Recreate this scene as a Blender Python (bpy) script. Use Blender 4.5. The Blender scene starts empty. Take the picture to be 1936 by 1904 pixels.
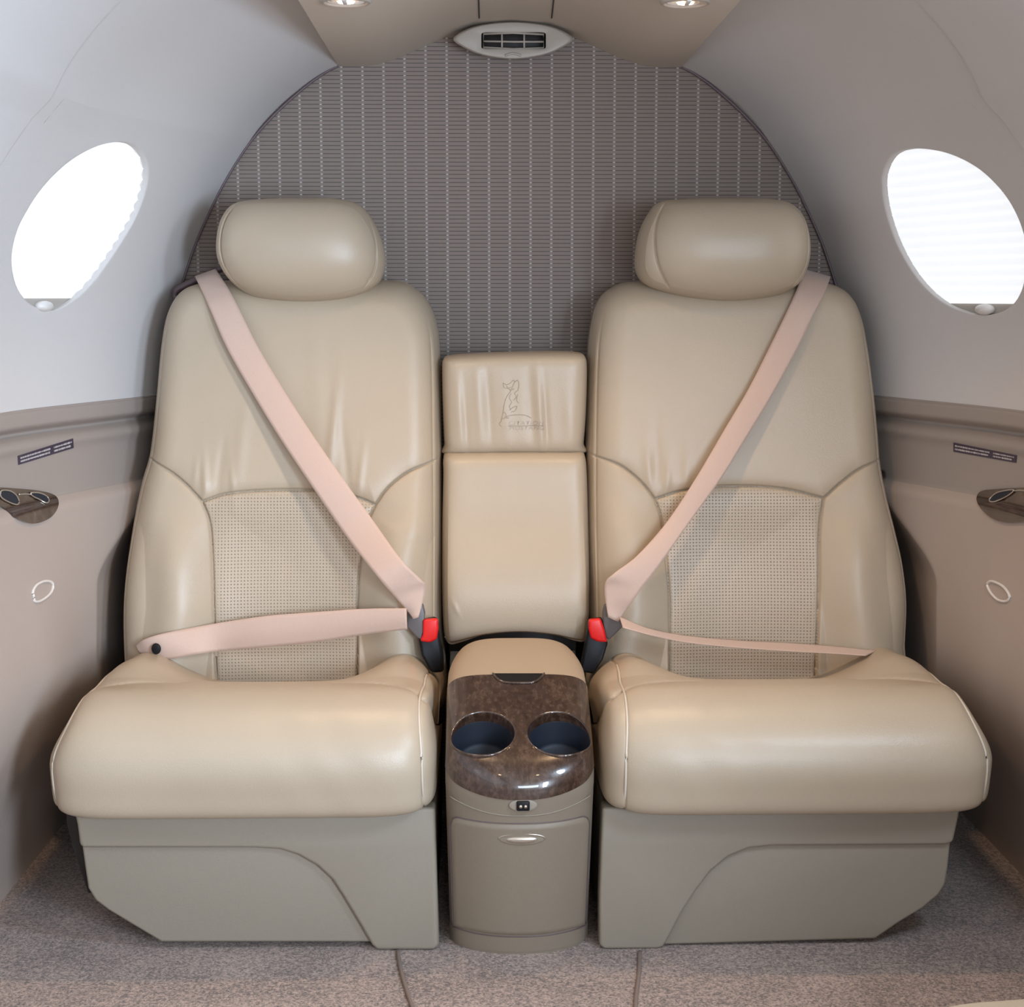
import bpy, bmesh, math, random
import numpy as np
from mathutils import Vector, Matrix
from mathutils.bvhtree import BVHTree
random.seed(4); rng = np.random.RandomState(5)
SC = bpy.context.scene; COL = SC.collection

# ------------------------------------------------------------------ camera
F=3000.; CX=968.; CY=952.; CAMZ=.88; CAMX=-.054
PITCH=math.atan(392/F); YAW=math.atan(64/F)
fw=np.array([math.sin(YAW)*math.cos(PITCH),math.cos(YAW)*math.cos(PITCH),-math.sin(PITCH)])
rt=np.array([math.cos(YAW),-math.sin(YAW),0.]); up=np.cross(rt,fw); CAMP=np.array([CAMX,0,CAMZ])
cd=bpy.data.cameras.new('camera'); cam=bpy.data.objects.new('camera',cd); COL.objects.link(cam)
cd.sensor_width=36; cd.lens=F/1936*36; cd.clip_start=.02; cd.clip_end=50
cam.matrix_world=Matrix(((rt[0],up[0],-fw[0],CAMX),(rt[1],up[1],-fw[1],0),(rt[2],up[2],-fw[2],CAMZ),(0,0,0,1)))
SC.camera=cam
# ------------------------------------------------------------------ world and light
W=bpy.data.worlds.new('world'); SC.world=W; W.use_nodes=True
bg=W.node_tree.nodes['Background']; bg.inputs[0].default_value=(1,.86,.72,1); bg.inputs[1].default_value=.50
SC.view_settings.view_transform='Standard'; SC.view_settings.look='None'
SC.view_settings.exposure=-.04; SC.view_settings.gamma=1; SC.view_settings.use_curve_mapping=False
def area(name,loc,target,sx,sy,power,col):
    l=bpy.data.lights.new(name,'AREA'); l.shape='RECTANGLE'; l.size=sx; l.size_y=sy; l.energy=power; l.color=col
    o=bpy.data.objects.new(name,l); COL.objects.link(o); o.location=loc
    o.rotation_euler=(Vector(target)-Vector(loc)).to_track_quat('-Z','Y').to_euler(); return o
# daylight through the open cabin door, forward on the right; daylight from the cockpit windscreen; cabin lamps overhead
area('door_daylight',(1.05,-.15,.75),(-.66,2.3,.74),.45,.7,68,(.66,.81,1))
area('cockpit_daylight',(.42,-1.05,.86),(-.35,2.4,.45),.85,.40,22,(.72,.85,1))
def lamp(x,y,z,power):
    l=bpy.data.lights.new('reading_lamp_light','SPOT'); l.energy=power; l.color=(1,.66,.38); l.spot_size=math.radians(115); l.spot_blend=.8; l.shadow_soft_size=.025
    o=bpy.data.objects.new('reading_lamp_light',l); COL.objects.link(o); o.location=(x,y,z); o.rotation_euler=(math.radians(-6),0,0)

# ------------------------------------------------------------------ helpers
def ray(x,y): return fw+rt*(x-CX)/F-up*(y-CY)/F
def at(x,y,Y):
    d=ray(x,y); return CAMP+d*(Y/d[1])
def topx(P):
    q=P-CAMP; zc=q@fw; return np.stack([CX+F*(q@rt)/zc, CY-F*(q@up)/zc],-1)
def tag(o,label=None,cat=None,group=None,kind=None):
    if label:o['label']=label
    if cat:o['category']=cat
    if group:o['group']=group
    if kind:o['kind']=kind
    return o
def empty(name,loc,label,cat,group=None):
    o=bpy.data.objects.new(name,None); COL.objects.link(o); o.location=loc; o.empty_display_size=.05
    return tag(o,label,cat,group)
def link(name,me,mat,parent=None,smooth=True):
    if mat:me.materials.append(mat)
    o=bpy.data.objects.new(name,me); COL.objects.link(o)
    if parent is not None:
        o.parent=parent
        M=Matrix.Translation(parent.location) if parent.parent is None else Matrix.Translation(parent.parent.location)@Matrix.Translation(parent.location)
        if parent.parent is not None and parent.parent.parent is not None: raise Exception('deep')
        me.transform(M.inverted())
    if smooth: me.polygons.foreach_set('use_smooth',[True]*len(me.polygons))
    return o
def meshof(V,Fc):
    me=bpy.data.meshes.new('m'); V=np.asarray(V,float)
    if isinstance(Fc,np.ndarray) and Fc.ndim==2:
        n=len(Fc); k=Fc.shape[1]
        me.vertices.add(len(V)); me.vertices.foreach_set('co',V.ravel())
        me.loops.add(n*k); me.loops.foreach_set('vertex_index',Fc.ravel().astype(np.int32))
        me.polygons.add(n); me.polygons.foreach_set('loop_start',np.arange(0,n*k,k,dtype=np.int32)); 
        me.update(calc_edges=True)
    else:
        me.from_pydata([tuple(v) for v in V],[],[tuple(f) for f in Fc]); me.update()
    return me
def gridfaces(nu,nv,flip=False,wrapu=False):
    a=np.arange(nu*nv).reshape(nu,nv)
    if wrapu:a=np.vstack([a,a[:1]])
    q=np.stack([a[:-1,:-1],a[1:,:-1],a[1:,1:],a[:-1,1:]],-1).reshape(-1,4)
    return q[:,::-1].copy() if flip else q
def compact(V,Fc):
    u,inv=np.unique(Fc.ravel(),return_inverse=True); return V[u],inv.reshape(Fc.shape)
def norms(P):
    a=np.gradient(P,axis=0); b=np.gradient(P,axis=1); n=np.cross(a,b); l=np.linalg.norm(n,axis=-1,keepdims=True)
    return n/np.maximum(l,1e-9)
def crom(pts,n,closed=False):
    p=np.array(pts,float)
    if closed: p=np.vstack([p[-1:],p,p[:2]])
    else: p=np.vstack([2*p[0]-p[1],p,2*p[-1]-p[-2]])
    out=[]; m=len(p)-3
    for i in range(m):
        t=np.linspace(0,1,24,endpoint=False)[:,None]; a,b,c,d=p[i:i+4]
        out.append(.5*((2*b)+(c-a)*t+(2*a-5*b+4*c-d)*t**2+(3*b-a-3*c+d)*t**3))
    out=np.vstack(out+[p[-2:-1]]) ; return resample(out,n)
def resample(p,n,ts=None):
    d=np.r_[0,np.cumsum(np.linalg.norm(np.diff(p,axis=0),axis=1))]; d/=d[-1]
    t=np.linspace(0,1,n) if ts is None else ts
    return np.stack([np.interp(t,d,p[:,k]) for k in range(p.shape[1])],-1)
def pdist(Q,poly):
    Q=Q.reshape(-1,2); best=np.full(len(Q),1e9)
    for a,b in zip(poly[:-1],poly[1:]):
        ab=b-a; L=ab@ab
        if L<1e-12: continue
        t=np.clip(((Q-a)@ab)/L,0,1); d=np.hypot(*(Q-a-t[:,None]*ab).T); best=np.minimum(best,d)
    return best
def inside(Q,poly):
    x,y=Q[...,0],Q[...,1]; r=np.zeros(x.shape,bool); n=len(poly)
    for i in range(n):
        x1,y1=poly[i]; x2,y2=poly[(i+1)%n]
        if y1==y2: continue
        c=((y1>y)!=(y2>y))&(x<(x2-x1)*(y-y1)/(y2-y1)+x1); r^=c
    return r
def clus(n,e=.75):
    t=np.linspace(0,1,n); return (1-e)*t+e*(.5-.5*np.cos(math.pi*t))
def coons(out,nu,nv,cf=None,e=.75):
    """out: closed outline (N,2) -> (nu,nv,2) grid, u left to right, v top to bottom (px) """
    c=(out.max(0)+out.min(0))/2; s=(out.max(0)-out.min(0))/2; q=(out-c)/s
    ks=[np.argmax(q@np.array(v)) for v in ((-1,-1),(1,-1),(1,1),(-1,1))]
    N=len(out)
    def seg(i,j):
        L=(ks[j]-ks[i])%N; A=out[[(ks[i]+k)%N for k in range(L+1)]]; return A
    def arc(i,j): 
        A=seg(i,j); B=seg(j,i)
        la=np.linalg.norm(np.diff(A,axis=0),axis=1).sum(); lb=np.linalg.norm(np.diff(B,axis=0),axis=1).sum()
        return A if la<lb else B[::-1]
    tu=clus(nu,e); tv=clus(nv,e)
    T=resample(arc(0,1),nu,tu); Bm=resample(arc(3,2),nu,tu); Lf=resample(arc(0,3),nv,tv); R=resample(arc(1,2),nv,tv)
    u=tu[:,None,None]; v=tv[None,:,None]
    G=(1-v)*T[:,None]+v*Bm[:,None]+(1-u)*Lf[None]+u*R[None]-((1-u)*(1-v)*T[0]+u*(1-v)*T[-1]+(1-u)*v*Bm[0]+u*v*Bm[-1])
    return G
def sstep(x,a,b):
    t=np.clip((x-a)/(b-a),0,1); return t*t*(3-2*t)
def tube(name,pts,r,mat,parent=None,seg=8,closed=False,label=None):
    p=np.array(pts,float); n=len(p); V=[]
    for i in range(n):
        t=(p[(i+1)%n]-p[i-1]) if closed else (p[min(i+1,n-1)]-p[max(i-1,0)])
        t/=np.linalg.norm(t)+1e-12; a=np.cross(t,[0,0,1.]); 
        if np.linalg.norm(a)<.2: a=np.cross(t,[0,1.,0])
        a/=np.linalg.norm(a); b=np.cross(t,a)
        rr=r if np.isscalar(r) else r[i]
        for k in range(seg):
            w=2*math.pi*k/seg; V.append(p[i]+rr*(math.cos(w)*a+math.sin(w)*b))
    Fc=[]
    for i in range(n if closed else n-1):
        j=(i+1)%n
        for k in range(seg): Fc.append((i*seg+k,j*seg+k,j*seg+(k+1)%seg,i*seg+(k+1)%seg))
    if not closed: Fc+= [tuple(range(seg))[::-1],tuple((n-1)*seg+k for k in range(seg))]
    me=meshof(V,Fc); bm=bmesh.new(); bm.from_mesh(me); bmesh.ops.recalc_face_normals(bm,faces=bm.faces); bm.to_mesh(me); bm.free()
    o=link(name,me,mat,parent)
    if label:o['label']=label
    return o
def bevelmesh(me,w,seg=3,ang=35):
    bm=bmesh.new(); bm.from_mesh(me); bmesh.ops.recalc_face_normals(bm,faces=bm.faces)
    es=[e for e in bm.edges if len(e.link_faces)==2 and e.calc_face_angle(0)>math.radians(ang)]
    bmesh.ops.bevel(bm,geom=es,offset=w,segments=seg,profile=.5,affect='EDGES',clamp_overlap=True); bm.to_mesh(me); bm.free(); return me
def prism(out,y0,y1,taper=0):
    """outline list of (x,z) extruded from y0 to y1"""
    n=len(out); V=[(x,y0,z) for x,z in out]+[(x,y1,z) for x,z in out]
    Fc=[tuple(range(n)),tuple(range(2*n-1,n-1,-1))]+[(i,(i+1)%n,n+(i+1)%n,n+i) for i in range(n)]
    return meshof(V,Fc)
def hprism(out,z0,z1):
    n=len(out); V=[(x,y,z0) for x,y in out]+[(x,y,z1) for x,y in out]
    Fc=[tuple(range(n)),tuple(range(2*n-1,n-1,-1))]+[(i,(i+1)%n,n+(i+1)%n,n+i) for i in range(n)]
    return meshof(V,Fc)
def boxm(sx,sy,sz,M):
    V=[Vector((a*sx/2,b*sy/2,c*sz/2)) for a in(-1,1) for b in(-1,1) for c in(-1,1)]
    me=meshof([M@v for v in V],[(0,1,3,2),(4,6,7,5),(0,4,5,1),(2,3,7,6),(0,2,6,4),(1,5,7,3)]); return me
def flat(o,ang=40):
    o.data.polygons.foreach_set('use_smooth',[True]*len(o.data.polygons))
    try: o.data.set_sharp_from_angle(angle=math.radians(ang))
    except Exception: pass
    return o
def ribbon(name,A,B,Y,mat,parent,th=.0014,n=90,YB=None,sub=10,crown=0.0,label=None):
    """webbing between two edge lines"""
    YB=Y if YB is None else YB
    a=np.array([at(p[0],p[1],y) for p,y in zip(A,Y)]); b=np.array([at(p[0],p[1],y) for p,y in zip(B,YB)])
    a=crom(a,n*4); b=crom(b,n*4)
    # resample both on a common parameter
    a=a[::4]; b=b[::4]; n=len(a)
    s=np.linspace(0,1,sub)[None,:,None]
    P=a[:,None]*(1-s)+b[:,None]*s
    P[...,1]-=crown*np.sin(math.pi*s[...,0])
    N=norms(P); top=P; bot=P+N*th*np.sign((N[n//2,sub//2,1]))
    ring=np.concatenate([top,bot[:,::-1]],1); m=ring.shape[1]
    a0=np.arange(n*m).reshape(n,m); a1=np.hstack([a0,a0[:,:1]])
    q=np.stack([a1[:-1,:-1],a1[1:,:-1],a1[1:,1:],a1[:-1,1:]],-1).reshape(-1,4)
    Fc=[tuple(x) for x in q]+[tuple(a0[0]),tuple(a0[-1][::-1])]
    me=meshof(ring.reshape(-1,3),Fc); bm=bmesh.new(); bm.from_mesh(me); bmesh.ops.recalc_face_normals(bm,faces=bm.faces); bm.to_mesh(me); bm.free()
    o=link(name,me,mat,parent); 
    if label:o['label']=label
    return o
# ------------------------------------------------------------------ materials
class NT:
    def __init__(s,name):
        s.m=bpy.data.materials.new(name); s.m.use_nodes=True; s.t=s.m.node_tree; s.b=s.t.nodes['Principled BSDF']
    def n(s,k,**kw):
        o=s.t.nodes.new(k)
        for a,v in kw.items(): setattr(o,a,v)
        return o
    def l(s,a,b): s.t.links.new(a,b)
    def math(s,op,a,b=None,c=None):
        o=s.n('ShaderNodeMath',operation=op)
        for i,v in enumerate((a,b,c)):
            if v is None: continue
            if isinstance(v,(int,float)): o.inputs[i].default_value=v
            else: s.l(v,o.inputs[i])
        return o.outputs[0]
    def mix(s,f,a,b):
        o=s.n('ShaderNodeMix',data_type='RGBA'); 
        for i,v in ((0,f),(6,a),(7,b)):
            if isinstance(v,(int,float)): o.inputs[i].default_value=v
            elif isinstance(v,tuple): o.inputs[i].default_value=v+(1,)
            else: s.l(v,o.inputs[i])
        return o.outputs[2]
    def noise(s,scale,detail=3,vec=None,rough=.5):
        o=s.n('ShaderNodeTexNoise'); o.inputs['Scale'].default_value=scale; o.inputs['Detail'].default_value=detail; o.inputs['Roughness'].default_value=rough
        if vec is None:
            if not hasattr(s,'tc'): s.tc=s.n('ShaderNodeTexCoord')
            vec=s.tc.outputs['Object']
        s.l(vec,o.inputs['Vector']); return o
    def bump(s,h,dist,strength=1,prev=None):
        o=s.n('ShaderNodeBump'); o.inputs['Distance'].default_value=dist; o.inputs['Strength'].default_value=strength
        s.l(h,o.inputs['Height']); 
        if prev is not None: s.l(prev,o.inputs['Normal'])
        return o.outputs[0]
def sv(b,k,v):
    if k in b.inputs: b.inputs[k].default_value=v
def plain(name,col,rough=.5,metal=0,spec=.5,grain=0,gscale=900,var=0,coat=0,sheen=0):
    N=NT(name); b=N.b; sv(b,'Roughness',rough); sv(b,'Metallic',metal); sv(b,'Specular IOR Level',spec); sv(b,'Coat Weight',coat); sv(b,'Coat Roughness',.05); sv(b,'Sheen Weight',sheen)
    nz=N.noise(gscale if grain else 25,3)
    v=var if var else .03
    N.l(N.mix(nz.outputs[0],tuple(c*(1-v) for c in col),tuple(min(1,c*(1+v)) for c in col)),b.inputs['Base Color'])
    if grain: N.l(N.bump(nz.outputs[0],grain),b.inputs['Normal'])
    return N.m
def leather(name,col,perf=False,rough=.39):
    N=NT(name); b=N.b; sv(b,'Roughness',rough); sv(b,'Specular IOR Level',.55)
    n1=N.noise(9,4); n2=N.noise(420,4)
    base=N.mix(n1.outputs[0],tuple(c*.94 for c in col),tuple(c*1.05 for c in col))
    v=N.n('ShaderNodeTexVoronoi'); v.inputs['Scale'].default_value=650; N.l(N.tc.outputs['Object'],v.inputs['Vector'])
    nb=N.bump(v.outputs['Distance'],.00018,.5); nb=N.bump(n2.outputs[0],.00025,.6,nb)
    if perf:
        sp=N.n('ShaderNodeSeparateXYZ'); g=N.n('ShaderNodeNewGeometry'); N.l(g.outputs['Position'],sp.inputs[0])
        P=.0050
        row=N.math('MULTIPLY',sp.outputs[2],1/P)
        fx=N.math('SUBTRACT',N.math('FRACT',N.math('MULTIPLY',sp.outputs[0],1/P)),.5)
        fz=N.math('SUBTRACT',N.math('FRACT',row),.5)
        d=N.math('SQRT',N.math('ADD',N.math('MULTIPLY',fx,fx),N.math('MULTIPLY',fz,fz)))
        hole=N.math('SUBTRACT',1,N.math('SMOOTH_MIN',1,N.math('DIVIDE',d,.26),.1))
        hole=N.math('MAXIMUM',hole,0)
        at_=N.n('ShaderNodeAttribute',attribute_name='seam_gap'); hm=N.math('MULTIPLY',N.math('MULTIPLY',N.math('LESS_THAN',d,.19),.52),N.math('GREATER_THAN',at_.outputs['Fac'],9.5))
        base=N.mix(hm,base,(.09,.075,.06))
        nb=N.bump(N.math('MULTIPLY',hole,-1),.0012,.8,nb)
    N.l(base,b.inputs['Base Color']); N.l(nb,b.inputs['Normal'])
    N.l(N.math('ADD',N.math('MULTIPLY',n2.outputs[0],.12),rough-.06),b.inputs['Roughness'])
    return N.m
LC=(.48,.39,.285)
M_leather=leather('cream_leather',LC)
M_perf=leather('perforated_cream_leather',(.48,.395,.295),True)
M_emb=leather('embossed_leather',(.39,.315,.23))
M_pipe=leather('piping_leather',(.64,.56,.45))
M_shroud=plain('taupe_seat_base_plastic',(.275,.235,.18),.5,grain=.00025,gscale=1400)
M_console=plain('taupe_console_plastic',(.235,.19,.14),.45,grain=.00025,gscale=1400)
M_cover=plain('tan_console_cover',(.41,.305,.205),.5,grain=.0002,gscale=1400)
M_black=plain('black_plastic',(.006,.006,.008),.45,spec=.25,grain=.0001)
M_cup=plain('dark_cup_liner',(.012,.016,.026),.55)
M_dark=plain('dark_mechanism',(.02,.014,.012),.6)
M_red=plain('red_release_button',(.75,.012,.012),.35)
M_tongue=plain('grey_brown_tongue',(.13,.115,.115),.4)
M_metal=plain('satin_metal',(.62,.56,.48),.28,metal=.8)
M_up=plain('pale_sidewall_fabric',(.60,.57,.55),.85,grain=.0003,gscale=1100,var=.04)
M_low=plain('taupe_sidewall_panel',(.42,.345,.295),.6,grain=.0002,gscale=1200)
M_band=plain('taupe_sidewall_band',(.33,.28,.245),.6,grain=.0002,gscale=1200)
M_ceil=plain('ceiling_panel_vinyl',(.54,.465,.385),.7,grain=.0002,gscale=1200)
M_vent=plain('vent_plastic',(.42,.365,.31),.45)
M_guide=plain('belt_guide_plastic',(.13,.09,.10),.4)
M_plac=plain('dark_placard',(.05,.035,.06),.4)
M_ptxt=plain('placard_print',(.62,.58,.56),.6)
M_handle=plain('shade_handle_plastic',(.72,.69,.66),.4)
M_rail=plain('shade_rail',(.42,.38,.34),.5)
M_clear=plain('clear_plastic_ring',(.72,.66,.60),.15)
def webbing():
    N=NT('pink_beige_webbing'); b=N.b; sv(b,'Roughness',.55); sv(b,'Sheen Weight',.25)
    w=N.n('ShaderNodeTexWave'); w.inputs['Scale'].default_value=420; 
    n=N.noise(600,2); N.l(N.tc.outputs['Object'],w.inputs['Vector'])
    N.l(N.mix(n.outputs[0],(.58,.415,.335),(.66,.48,.39)),b.inputs['Base Color'])
    N.l(N.bump(w.outputs[0],.0002,.5),b.inputs['Normal']); return N.m
M_web=webbing()
def wood():
    N=NT('burl_wood_gloss'); b=N.b; sv(b,'Roughness',.25); sv(b,'Coat Weight',1); sv(b,'Coat Roughness',.03)
    tc=N.n('ShaderNodeTexCoord'); mp=N.n('ShaderNodeMapping'); mp.inputs['Scale'].default_value=(1,.55,.55); N.l(tc.outputs['Object'],mp.inputs[0])
    n=N.noise(150,6,mp.outputs[0],.7); n2=N.noise(45,3,mp.outputs[0])
    r=N.n('ShaderNodeValToRGB'); e=r.color_ramp.elements; e[0].position=.36; e[0].color=(.022,.010,.006,1); e[1].position=.68; e[1].color=(.115,.068,.046,1)
    k=e.new(.5); k.color=(.05,.026,.017,1)
    N.l(N.math('ADD',N.math('MULTIPLY',n.outputs[0],.75),N.math('MULTIPLY',n2.outputs[0],.25)),r.inputs[0])
    N.l(r.outputs[0],b.inputs['Base Color']); return N.m
M_wood=wood()
def bulk():
    N=NT('woven_bulkhead_fabric'); b=N.b; sv(b,'Roughness',.85)
    g=N.n('ShaderNodeNewGeometry'); sp=N.n('ShaderNodeSeparateXYZ'); N.l(g.outputs['Position'],sp.inputs[0])
    cp,rp=.0344,.00660
    cu=N.math('FRACT',N.math('ADD',N.math('DIVIDE',sp.outputs[0],cp),50.02)); cv=N.math('FRACT',N.math('ADD',N.math('DIVIDE',sp.outputs[2],rp),50))
    du=N.math('ABSOLUTE',N.math('SUBTRACT',cu,.5)); dv=N.math('ABSOLUTE',N.math('SUBTRACT',cv,.5))
    line=N.math('MULTIPLY',N.math('LESS_THAN',dv,.10),N.math('LESS_THAN',du,.43))
    dot=N.math('MULTIPLY',N.math('LESS_THAN',dv,.14),N.math('GREATER_THAN',du,.452))
    n=N.noise(900,3)
    c=N.mix(n.outputs[0],(.235,.19,.162),(.295,.24,.205))
    colm=N.math('MULTIPLY',N.math('GREATER_THAN',du,.46),.25); c=N.mix(colm,c,(.34,.31,.29))
    c=N.mix(N.math('MULTIPLY',line,.78),c,(.075,.06,.055)); c=N.mix(N.math('MULTIPLY',dot,.7),c,(.62,.57,.54))
    N.l(c,b.inputs['Base Color']); N.l(N.bump(n.outputs[0],.0004),b.inputs['Normal']); return N.m
M_bulk=bulk()
def carpet():
    N=NT('taupe_carpet'); b=N.b; sv(b,'Roughness',.95); sv(b,'Sheen Weight',.3)
    n=N.noise(260,3,rough=.8); n2=N.noise(12,3); n3=N.noise(110,3)
    r=N.n('ShaderNodeValToRGB'); e=r.color_ramp.elements; e[0].position=.43; e[0].color=(.105,.07,.054,1); e[1].position=.575; e[1].color=(.52,.375,.30,1)
    N.l(N.math('ADD',N.math('MULTIPLY',n.outputs[0],.62),N.math('ADD',N.math('MULTIPLY',n2.outputs[0],.13),N.math('MULTIPLY',n3.outputs[0],.25))),r.inputs[0])
    N.l(r.outputs[0],b.inputs['Base Color']); N.l(N.bump(n.outputs[0],.004,.9),b.inputs['Normal']); return N.m
M_carpet=carpet()
def glow(name,col,st,tr=True):
    N=NT(name); b=N.b; sv(b,'Base Color',(.8,.8,.8,1)); sv(b,'Roughness',.8); sv(b,'Emission Color',col+(1,)); sv(b,'Emission Strength',st); return N.m
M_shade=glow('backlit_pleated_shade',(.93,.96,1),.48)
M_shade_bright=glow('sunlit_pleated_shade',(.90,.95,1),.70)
M_shade_fill=glow('fill_glow_shade',(.62,.80,1),56)  # unseen shade given a strong glow to brighten the left wall
M_lens=glow('reading_lamp_lens',(1,.75,.55),.12)
M_lamp=glow('lit_lamp_lens',(1,.62,.33),14)

# ------------------------------------------------------------------ cabin shell
SEC=crom([(0,1.315),(.10,1.305),(.20,1.282),(.28,1.252),(.315,1.233),(.349,1.207),(.384,1.176),(.42,1.138),(.446,1.103),(.473,1.060),(.496,1.016),(.517,.972),(.535,.925),(.548,.885),(.556,.85),(.563,.80),(.565,.72),(.565,.60)],260)
_gy=np.linspace(-2,2.9,2451); _gv=np.interp(_gy,[-2,1.9,2.05,2.15,2.25,2.35,2.45,2.55,2.66,2.8],[.165,.165,.16,.152,.135,.102,.062,.025,0,-.02])
_k=np.exp(-(np.arange(-80,81)/28.)**2); _k/=_k.sum(); _gs=_gv.copy(); _gs[80:-80]=np.convolve(_gv,_k,'valid'); _gs-= _gs[np.argmin(abs(_gy-2.66))]*sstep(_gy,2.3,2.66)
def G(Y): return np.interp(Y,_gy,_gs)
def wallx(Y,z,rside=False):
    """half width of the side wall at depth Y, height z (below the ceiling curve)"""
    Y=np.asarray(Y,float); z=np.asarray(z,float)
    hb=np.interp(z,SEC[::-1,1],SEC[::-1,0]); g=G(Y)*np.clip(1-(z-1.1)*1.2,.0,1)
    x=hb+g
    fl=.752 if not rside else .775
    mn=(.648 if not rside else .658)-.06*sstep(z,.44,.60); k=sstep(z,-.03,.36); x=np.where(z<.6,np.maximum(fl*(1-k)+x*k,mn),x)
    # bulging lower panel (arm ledge) and the recessed band above
    x=x-(.038 if not rside else .03)*np.exp(-((z-.32)/.15)**2)*(1-sstep(Y,2.2,2.42))
    led=.016*(1-sstep(z,.575,.592))*sstep(z,.1,.5); x=x-led
    band=.010*sstep(z,.685,.70)*(1-sstep(z,.716,.722)); x=x-band
    x=x+.004*(1-sstep(z,.716,.724))+.010*np.exp(-((z-.686)/.006)**2)-.006*np.exp(-((z-.668)/.010)**2)
    return x
def topshell(Y,t): # upper part: section index param t 0(centre top)..1(z=1.1)
    k=SEC[SEC[:,1]>=1.1]; n=len(k); i=t*(n-1); x=np.interp(i,range(n),k[:,0]); z=np.interp(i,range(n),k[:,1])
    g=G(Y); w=sstep(t,0,1)
    return x+g*w,z+g*.75*(1-w)
def onwall(px,py,side,off=0):
    """point where the view line meets the side wall"""
    d=ray(px,py); s=np.linspace(1.5,2.66,900); 
    P=CAMP+d[None]*(s/d[1])[:,None]; f=np.abs(P[:,0])-off*-1-wallx(P[:,1],P[:,2],side>0)
    i=np.argmax(f>0) if (f>0).any() else len(f)-1
    i=max(i,1); t=f[i-1]/(f[i-1]-f[i]+1e-12) if f[i-1]<0 else 0
    return P[i-1]*(1-t)+P[i]*t
WIN={-1:[(235,267),(264,279),(281,310),(279,350),(262,402),(240,443),(208,492),(174,537),(142,567),(102,588),(64,580),(39,556),(26,525),(22,485),(31,440),(50,400),(76,360),(108,325),(146,295),(192,273)],
     1:[(1715,280),(1685,292),(1668,325),(1667,360),(1675,405),(1690,450),(1712,495),(1740,535),(1775,568),(1815,588),(1858,597),(1895,590),(1922,568),(1937,530),(1940,470),(1930,425),(1908,380),(1880,345),(1845,315),(1800,292),(1755,281)]}
ZW0,ZW1,YW0,YW1=.80,1.13,2.08,2.52
def crease(side,Y,z):
    # soft raised fold running up beside the window towards the ceiling
    yc=np.interp(z,[.9,1.0,1.12,1.24,1.35],[1.985,1.995,2.035,1.97,1.85]); return .0045*(1-sstep(Y,yc-.004,yc+.006))*sstep(z,.76,.95)
winloops={}
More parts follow.
